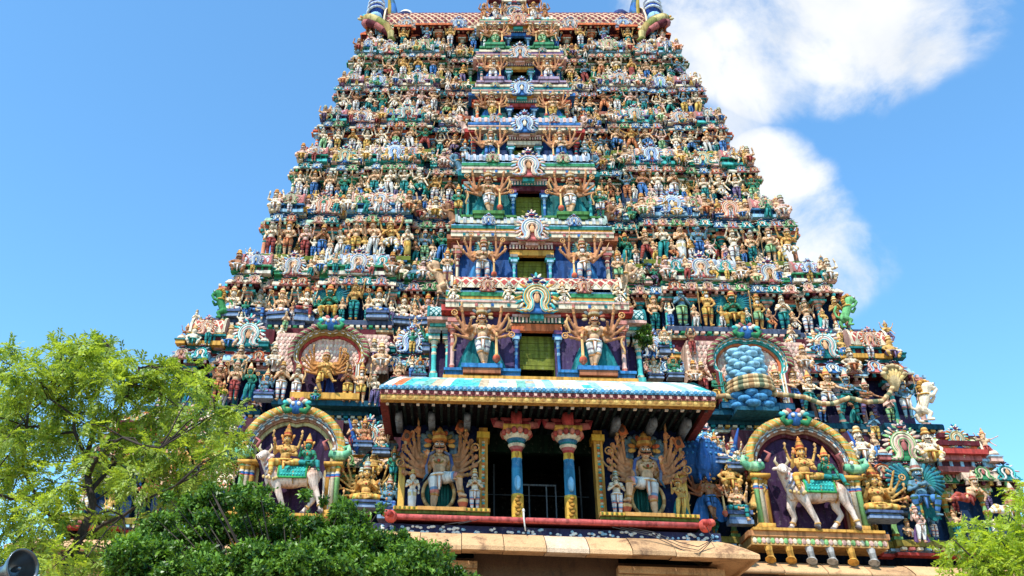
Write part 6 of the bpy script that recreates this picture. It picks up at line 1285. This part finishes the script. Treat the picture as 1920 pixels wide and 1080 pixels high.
for k in range(1, 8):
    F, W = FK[k], WK[k]; h = ZK[k+1]-ZK[k]; n = {1: 12, 2: 16, 3: 17, 4: 18, 5: 18, 6: 17, 7: 15}[k]
    for s in (-1, 1):
        x0 = BC[k]+.3
        for i in range(n):
            if k == 1 and .36 < (x0+(W-x0)*(i+.5)/n)/W < .7: continue
            x = x0+(W*.945-x0)*(i+rnd.uniform(.3, .7))/n; p = proj_at(x/W); tp = rnd.choice(LO[:6])
            u = h*rnd.uniform(.2, .27); M = Matrix.Translation((s*x, F-p+rnd.uniform(-.06, .05), ZK[k]+.6*h)) @ Matrix.Rotation(rnd.uniform(-.4, .4), 4, 'Z') @ Matrix.Scale(u*(1.35 if tp == 'dwarf' else 1), 4)
            bake(tp, M, SKINS[rnd.choice(SK)], CLOTHS[rnd.choice(CL)], srgb(226,196,140))
            if i % 2: bake(rnd.choice(LO[:5]), Matrix.Translation((s*(x+rnd.uniform(-.3, .3)), F-p+.42, ZK[k]+.8*h)) @ Matrix.Scale(h*.2, 4), SKINS[rnd.choice(SK)], CLOTHS[rnd.choice(CL)], srgb(206,190,150))
        if k > 1:
            for i in range(len(ROWSPOTS[k])-1):          # between the big figures of the row
                f = (ROWSPOTS[k][i]+ROWSPOTS[k][i+1])/2; u = h*rnd.uniform(.22, .28)
                bake(rnd.choice(LO[:5]), Matrix.Translation((s*f*W+rnd.uniform(-.08, .08), F-proj_at(f)+.1, ZK[k]-.0)) @ Matrix.Scale(u, 4), SKINS[rnd.choice(SK)], CLOTHS[rnd.choice(CL)], srgb(226,196,140))
        for i in range(5):                               # the tower's flanks
            y = F+1.2+(2*YC-2*F-2.4)*(i+.5)/5; u = h*.36
            bake(rnd.choice(LO), Matrix.Translation((s*(W-.15+(.4 if abs(y-YC) < 3 else 0)), y, ZK[k]+.05)) @ Matrix.Rotation(s*PI/2, 4, 'Z') @ Matrix.Scale(u, 4), SKINS[rnd.choice(SK)], CLOTHS[rnd.choice(CL)], srgb(226,196,140))
sf = link('small_statues', cnt.mesh('small_statues', PAINT, True)); sf['label'] = 'crowd of small painted figures filling the gaps on all the ledges'; sf['category'] = 'statues'; sf['kind'] = 'stuff'
# ---------------------------------------------------------------- trees
nr = np.random.default_rng(5)
def leaf_mesh(name, C, D, Nn, L, Wd, tone, mat):
    """bent pointed leaves: centre of the stalk C, direction D, facing Nn, length L, width Wd"""
    n = len(C); D = D/np.linalg.norm(D, axis=1, keepdims=True); S_ = np.cross(D, Nn); S_ /= np.linalg.norm(S_, axis=1, keepdims=True)+1e-9; U = np.cross(S_, D)
    L = L[:, None]; Wd = Wd[:, None]
    v = np.stack([C, C+D*L*.45+S_*Wd+U*L*.06, C+D*L-U*L*.05, C+D*L*.45-S_*Wd+U*L*.06], 1).reshape(-1, 3)
    me = bpy.data.meshes.new(name); me.vertices.add(4*n); me.vertices.foreach_set('co', v.astype(np.float32).ravel())
    me.loops.add(4*n); me.polygons.add(n); me.loops.foreach_set('vertex_index', np.arange(4*n, dtype=np.int32)); me.polygons.foreach_set('loop_start', np.arange(0, 4*n, 4, dtype=np.int32))
    a = me.attributes.new('Tone', 'FLOAT', 'POINT'); a.data.foreach_set('value', np.repeat(tone.astype(np.float32), 4))
    me.materials.append(mat); me.update(); me.validate(); return me
def in_ball(n):
    p = nr.normal(size=(n, 3)); p /= np.linalg.norm(p, axis=1, keepdims=True); return p*(nr.random((n, 1))**.4)
def blob_centres(blobs, Y, spread, shrink=1.0):
    out = []
    for px, py, rp in blobs:
        rp *= shrink
        yy = Y+nr.uniform(-spread, spread); q = at(px, py, yy); dep = (q-CAM).dot(FW); out.append((np.array(q), rp*dep/F_PX))
    return out
def limb_mesh(name, segs):
    m = MB()
    for pts, r0, r1 in segs:
        k = len(pts); pts = [V(p) for p in pts]; f = []
        for i in range(k-1):
            for t in (0, .5): f.append(pts[i].lerp(pts[i+1], t)+V(nr.normal(size=3)*.012*(t > 0)))
        f.append(pts[-1]); m.tube(f, [r0+(r1-r0)*i/(len(f)-1) for i in range(len(f))], 8)
    return m.mesh(name, BARK, True)
def pinnate(cent, per, Lr=.26, nl=9, ll=.062, lw=.0105, droop=.45):
    C = []; D = []; N_ = []; T = []
    for c, r in cent:
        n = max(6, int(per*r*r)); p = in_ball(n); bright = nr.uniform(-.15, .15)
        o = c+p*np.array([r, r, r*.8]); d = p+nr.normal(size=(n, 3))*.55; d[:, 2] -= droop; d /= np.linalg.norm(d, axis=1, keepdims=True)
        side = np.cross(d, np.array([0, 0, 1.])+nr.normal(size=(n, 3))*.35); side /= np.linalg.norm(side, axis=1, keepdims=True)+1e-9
        tn = np.clip(.5+p[:, 2]*.16+bright+nr.normal(size=n)*.2, 0, 1)  # tone rises with height in each clump: painted lit tops, shaded undersides
        for j in range(nl):
            t = (j+.6)/nl; base = o+d*Lr*t+np.array([0, 0, -.05])*t*t
            for s in (-1, 1):
                C.append(base); dd = side*s+d*.75+nr.normal(size=(n, 3))*.18; dd[:, 2] -= .12; D.append(dd); N_.append(np.cross(side, d)+nr.normal(size=(n, 3))*.35); T.append(np.clip(tn+nr.normal(size=n)*.08, 0, 1))
    C = np.concatenate(C); return C, np.concatenate(D), np.concatenate(N_), nr.uniform(.8, 1.25, len(C))*ll, nr.uniform(.8, 1.2, len(C))*lw, np.concatenate(T)
def rosettes(cent, per, nl=8, ll=.06, lw=.014, up=.3):
    C = []; D = []; N_ = []; T = []
    for c, r in cent:
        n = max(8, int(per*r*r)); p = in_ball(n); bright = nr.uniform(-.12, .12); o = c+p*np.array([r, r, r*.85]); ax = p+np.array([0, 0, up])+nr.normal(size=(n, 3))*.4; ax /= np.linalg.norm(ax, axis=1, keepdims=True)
        tn = np.clip(.36+p[:, 2]*.2+bright+nr.normal(size=n)*.26, 0, 1)  # upper leaves of a clump paler, light from above put into the tone
        for j in range(nl):
            d = ax*.5+nr.normal(size=(n, 3))*.7; C.append(o+nr.normal(size=(n, 3))*.02); D.append(d); N_.append(ax+nr.normal(size=(n, 3))*.3); T.append(np.clip(tn+nr.normal(size=n)*.1, 0, 1))
    C = np.concatenate(C); return C, np.concatenate(D), np.concatenate(N_), nr.uniform(.75, 1.3, len(C))*ll, nr.uniform(.8, 1.25, len(C))*lw, np.concatenate(T)

# light green feathery tree
Yn = 15.0; P = lambda px, py, dy=0: at(px, py, Yn+dy)
tr = empty('neem_tree', (P(140, 1034).x-.15, Yn, 0), 'tall light green feathery tree with dark branches at the left of the tower', 'tree'); TL = tr.location.copy()
loc = lambda p: V(p)-TL
main = [P(139, 1034), P(160, 985), P(174, 941), P(165, 895), P(162, 858), P(180, 802), P(171, 751), P(140, 710), P(112, 680)]
segs = [([(TL.x, Yn, 0), (TL.x+.05, Yn+.05, 2.4), (TL.x-.05, Yn, 4.0), main[0]], .15, .1), (main, .085, .02)]
LIMB = [[P(146, 1015), P(190, 985, -.3), P(230, 968, -.5), P(268, 940, -.7), P(330, 910, -.9)], [P(170, 920), P(215, 870, .4), P(280, 800, .8), P(330, 760, 1)], [P(162, 858), P(140, 810, -.4), P(138, 779, -.5), P(90, 745, -.8)], [P(130, 1010), P(85, 955, .3), P(70, 932, .4), P(42, 881, .6), P(0, 848, .9), P(-40, 820, 1)],
        [P(180, 802), P(220, 770, -.4), P(250, 720, -.6), P(262, 690, -.7)], [P(215, 870, .4), P(290, 845, .6), P(350, 835, .8), P(410, 810, 1)], [P(70, 932, .4), P(20, 935, -.2), P(-30, 920, -.4)], [P(165, 895), P(190, 850, -.6), P(230, 820, -.9), P(300, 840, -1.2)], [P(171, 751), P(200, 700, .3), P(205, 650, .4)], [P(42, 881, .6), P(50, 800, .3), P(60, 720, .2)]]
for b in LIMB: segs.append((b, .042, .014))
NB = [(118,672,46),(200,672,40),(165,655,26),(255,700,42),(60,705,48),(8,680,36),(310,705,36),(372,722,26),(395,765,34),(425,800,28),(300,770,46),(205,728,56),(120,735,54),(50,785,52),(-5,790,55),(130,822,42),(215,815,46),(290,842,44),(358,830,42),(415,850,26),(25,868,48),(100,905,45),(190,890,32),(255,905,38),(330,900,38),(10,955,52),(88,985,42),(35,1035,46),(205,985,24),(110,1055,40),(-5,1060,55),(235,1050,34),(440,772,14),(345,690,16),(150,690,40),(385,880,26),(300,950,26),(90,830,36),(20,740,34),(180,1060,30),(440,830,18)]
cent = blob_centres(NB, Yn, 1.3, .9)+blob_centres([(x+nr.uniform(-1, 1)*r*1.1, y+nr.uniform(-.9, 1)*r, r*.42) for x, y, r in NB for _ in range(2)], Yn, 1.3)
for c, r in cent:
    c = V(c); best = min((p for b in LIMB+[main] for p in b), key=lambda p: (p-c).length); segs.append(([best, best.lerp(c, .5)+V((0, 0, .08)), c, c+(c-best).normalized()*r*.6], .016, .005))
link('trunk', limb_mesh('trunk', [([loc(p) for p in s[0]], s[1], s[2]) for s in segs]), tr)
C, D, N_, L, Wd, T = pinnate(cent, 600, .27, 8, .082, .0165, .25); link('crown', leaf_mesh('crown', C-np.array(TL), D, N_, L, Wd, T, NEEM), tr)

# dark glossy tree in front
Yd = 11.0; P = lambda px, py, dy=0: at(px, py, Yd+dy)
tr = empty('leafy_tree', (P(560, 1100).x, Yd, 0), 'dense dark green glossy tree in front of the left half of the base', 'tree'); TL = tr.location.copy()
DB = [(x, y+12, r) for x, y, r in [(265,1005,28),(310,975,32),(360,940,34),(410,925,32),(455,925,30),(490,935,26),(330,1010,45),(400,980,50),(470,975,48),(530,985,38),(585,975,28),(635,958,28),(670,968,26),(600,1010,45),(660,1005,42),(710,1010,30),(540,1040,50),(470,1040,50),(390,1050,50),(310,1060,46),(250,1060,36),(620,1060,50),(690,1055,44),(745,1030,26),(790,1030,20),(760,1065,36),(825,1055,26),(860,1070,20),(895,1085,16),(640,1100,50),(500,1110,50),(360,1110,50),(800,1095,36),(225,1090,36),(720,1000,16),(385,912,14),(640,935,12)]]
cent = blob_centres(DB, Yd, .5, .85)+blob_centres([(x+nr.normal()*r, y-abs(nr.normal())*r*.8, r*.28) for x, y, r in DB for _ in range(2)], Yd, .7)+blob_centres([(x+nr.uniform(-22, 22), y+nr.uniform(-26, 22), nr.uniform(26, 48)) for x in range(235, 850, 44) for y in (1055, 1095, 1135)], Yd-.5, .5)
q = P(560, 1100); segs = [([(0, 0, 0), (.1, .05, 1.6), (0, 0, 2.9)], .17, .12)]
for c, r in cent: c = V(c)-TL; segs.append(([(0, 0, 2.8), V((0,0,2.9)).lerp(c, .5)+V((0,0,.1)), c], .014, .005))
link('trunk', limb_mesh('trunk', segs), tr)
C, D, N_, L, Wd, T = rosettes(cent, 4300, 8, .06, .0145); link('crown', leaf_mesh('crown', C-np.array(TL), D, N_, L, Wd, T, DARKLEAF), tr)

# light green tree at the lower right
Yr = 16.0; P = lambda px, py, dy=0: at(px, py, Yr+dy)
tr = empty('young_tree', (P(1930, 1080).x, Yr, 0), 'bright green narrow-leaved tree at the lower right corner of the tower', 'tree'); TL = tr.location.copy()
RB = [(x+14, y+10, r*.85) for x, y, r in [(1902,905,24),(1915,935,28),(1845,985,30),(1795,985,24),(1890,990,38),(1775,1030,28),(1835,1040,40),(1900,1050,45),(1770,1072,26),(1865,1005,34),(1935,980,40),(1940,1050,45),(1840,1085,40),(1810,1010,24),(1772,1000,14),(1890,1090,40)]]
cent = blob_centres(RB, Yr, .7); segs = [([(0, 0, 0), (.1, 0, 2.5), (0, 0, 4.6)], .16, .1)]
for c, r in cent: c = V(c)-TL; segs.append(([(0, 0, 4.5), V((0,0,4.6)).lerp(c, .5)+V((0,0,.12)), c], .045, .008))
link('trunk', limb_mesh('trunk', segs), tr)
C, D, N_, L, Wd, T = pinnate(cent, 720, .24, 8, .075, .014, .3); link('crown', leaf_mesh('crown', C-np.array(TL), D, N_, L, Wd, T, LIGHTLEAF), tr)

# self-sown shrub on the tower
q = at(1208, 655, 34.9); tr = empty('shrub', q, 'self-sown dark green shrub growing beside the lowest right tower guardian', 'shrub')
C, D, N_, L, Wd, T = rosettes([(np.array([0, 0, .45]), .42), (np.array([.05, -.05, .85]), .34), (np.array([-.1, 0, .6]), .35)], 900, 8, .11, .03)
link('crown', leaf_mesh('crown', C, D, N_, L, Wd, T, DARKLEAF), tr); link('stem', limb_mesh('stem', [([(0, 0, -.1), (.02, 0, .3), (0, 0, .8)], .03, .01), ([(0, 0, .2), (-.15, 0, .6)], .02, .008)]), tr)

# floodlight on its pole
q = at(48, 1062, 8.4); ax = V((.84, -.5, .1)).normalized(); rot = ax.to_track_quat('Z', 'Y').to_matrix().to_4x4()
base_ = q-ax*.3; fl = empty('floodlight', (base_.x-.35, base_.y+.1, 0), 'round metal floodlight with a bell reflector among the leaves', 'floodlight'); TL = fl.location.copy()
m = MB(); m.lathe((0,0,0), [(.06,-.06),(.065,.0),(.075,.05),(.1,.11),(.135,.17),(.158,.23),(.165,.25),(.172,.255),(.172,.27),(.16,.268),(.15,.23),(.125,.17),(.09,.11),(.05,.07)], 28, W1)
o = link('reflector', m.mesh('reflector', METAL, True), fl, base_-TL); o.rotation_euler = rot.to_euler()
m = MB(); m.lathe((0,0,0), [(.045,-.3),(.055,-.28),(.055,-.2),(.065,-.19),(.065,-.08),(.05,-.05)], 16, W1); o = link('housing', m.mesh('housing', DARKM, True), fl, base_-TL); o.rotation_euler = rot.to_euler()
m = MB(); m.ell((0,0,.16), (.03,.03,.07), W1, 10, 7); o = link('bulb', m.mesh('bulb', METAL, True), fl, base_-TL); o.rotation_euler = rot.to_euler()
m = MB(); m.tube([V((0,0,0)), V((0,0,2.9)), base_-TL+V((-.15,.05,-.1)), base_-TL], [.045,.04,.025,.022], 10, W1); link('pole', m.mesh('pole', METAL, True), fl)

# ground
m = MB(); m.add([(-1500,-1500,0), (1500,-1500,0), (1500,1500,0), (-1500,1500,0)], [(0,1,2,3)], W1); g = link('ground', m.mesh('ground', GROUND)); g['kind'] = 'structure'
dup = [k for k, v in LABELS.items() if v > 1]
lw_ = [k for k in LABELS if not 4 <= len(k.split()) <= 16]
print('LABELS', len(LABELS), 'dups', dup[:10], 'bad', lw_[:10])
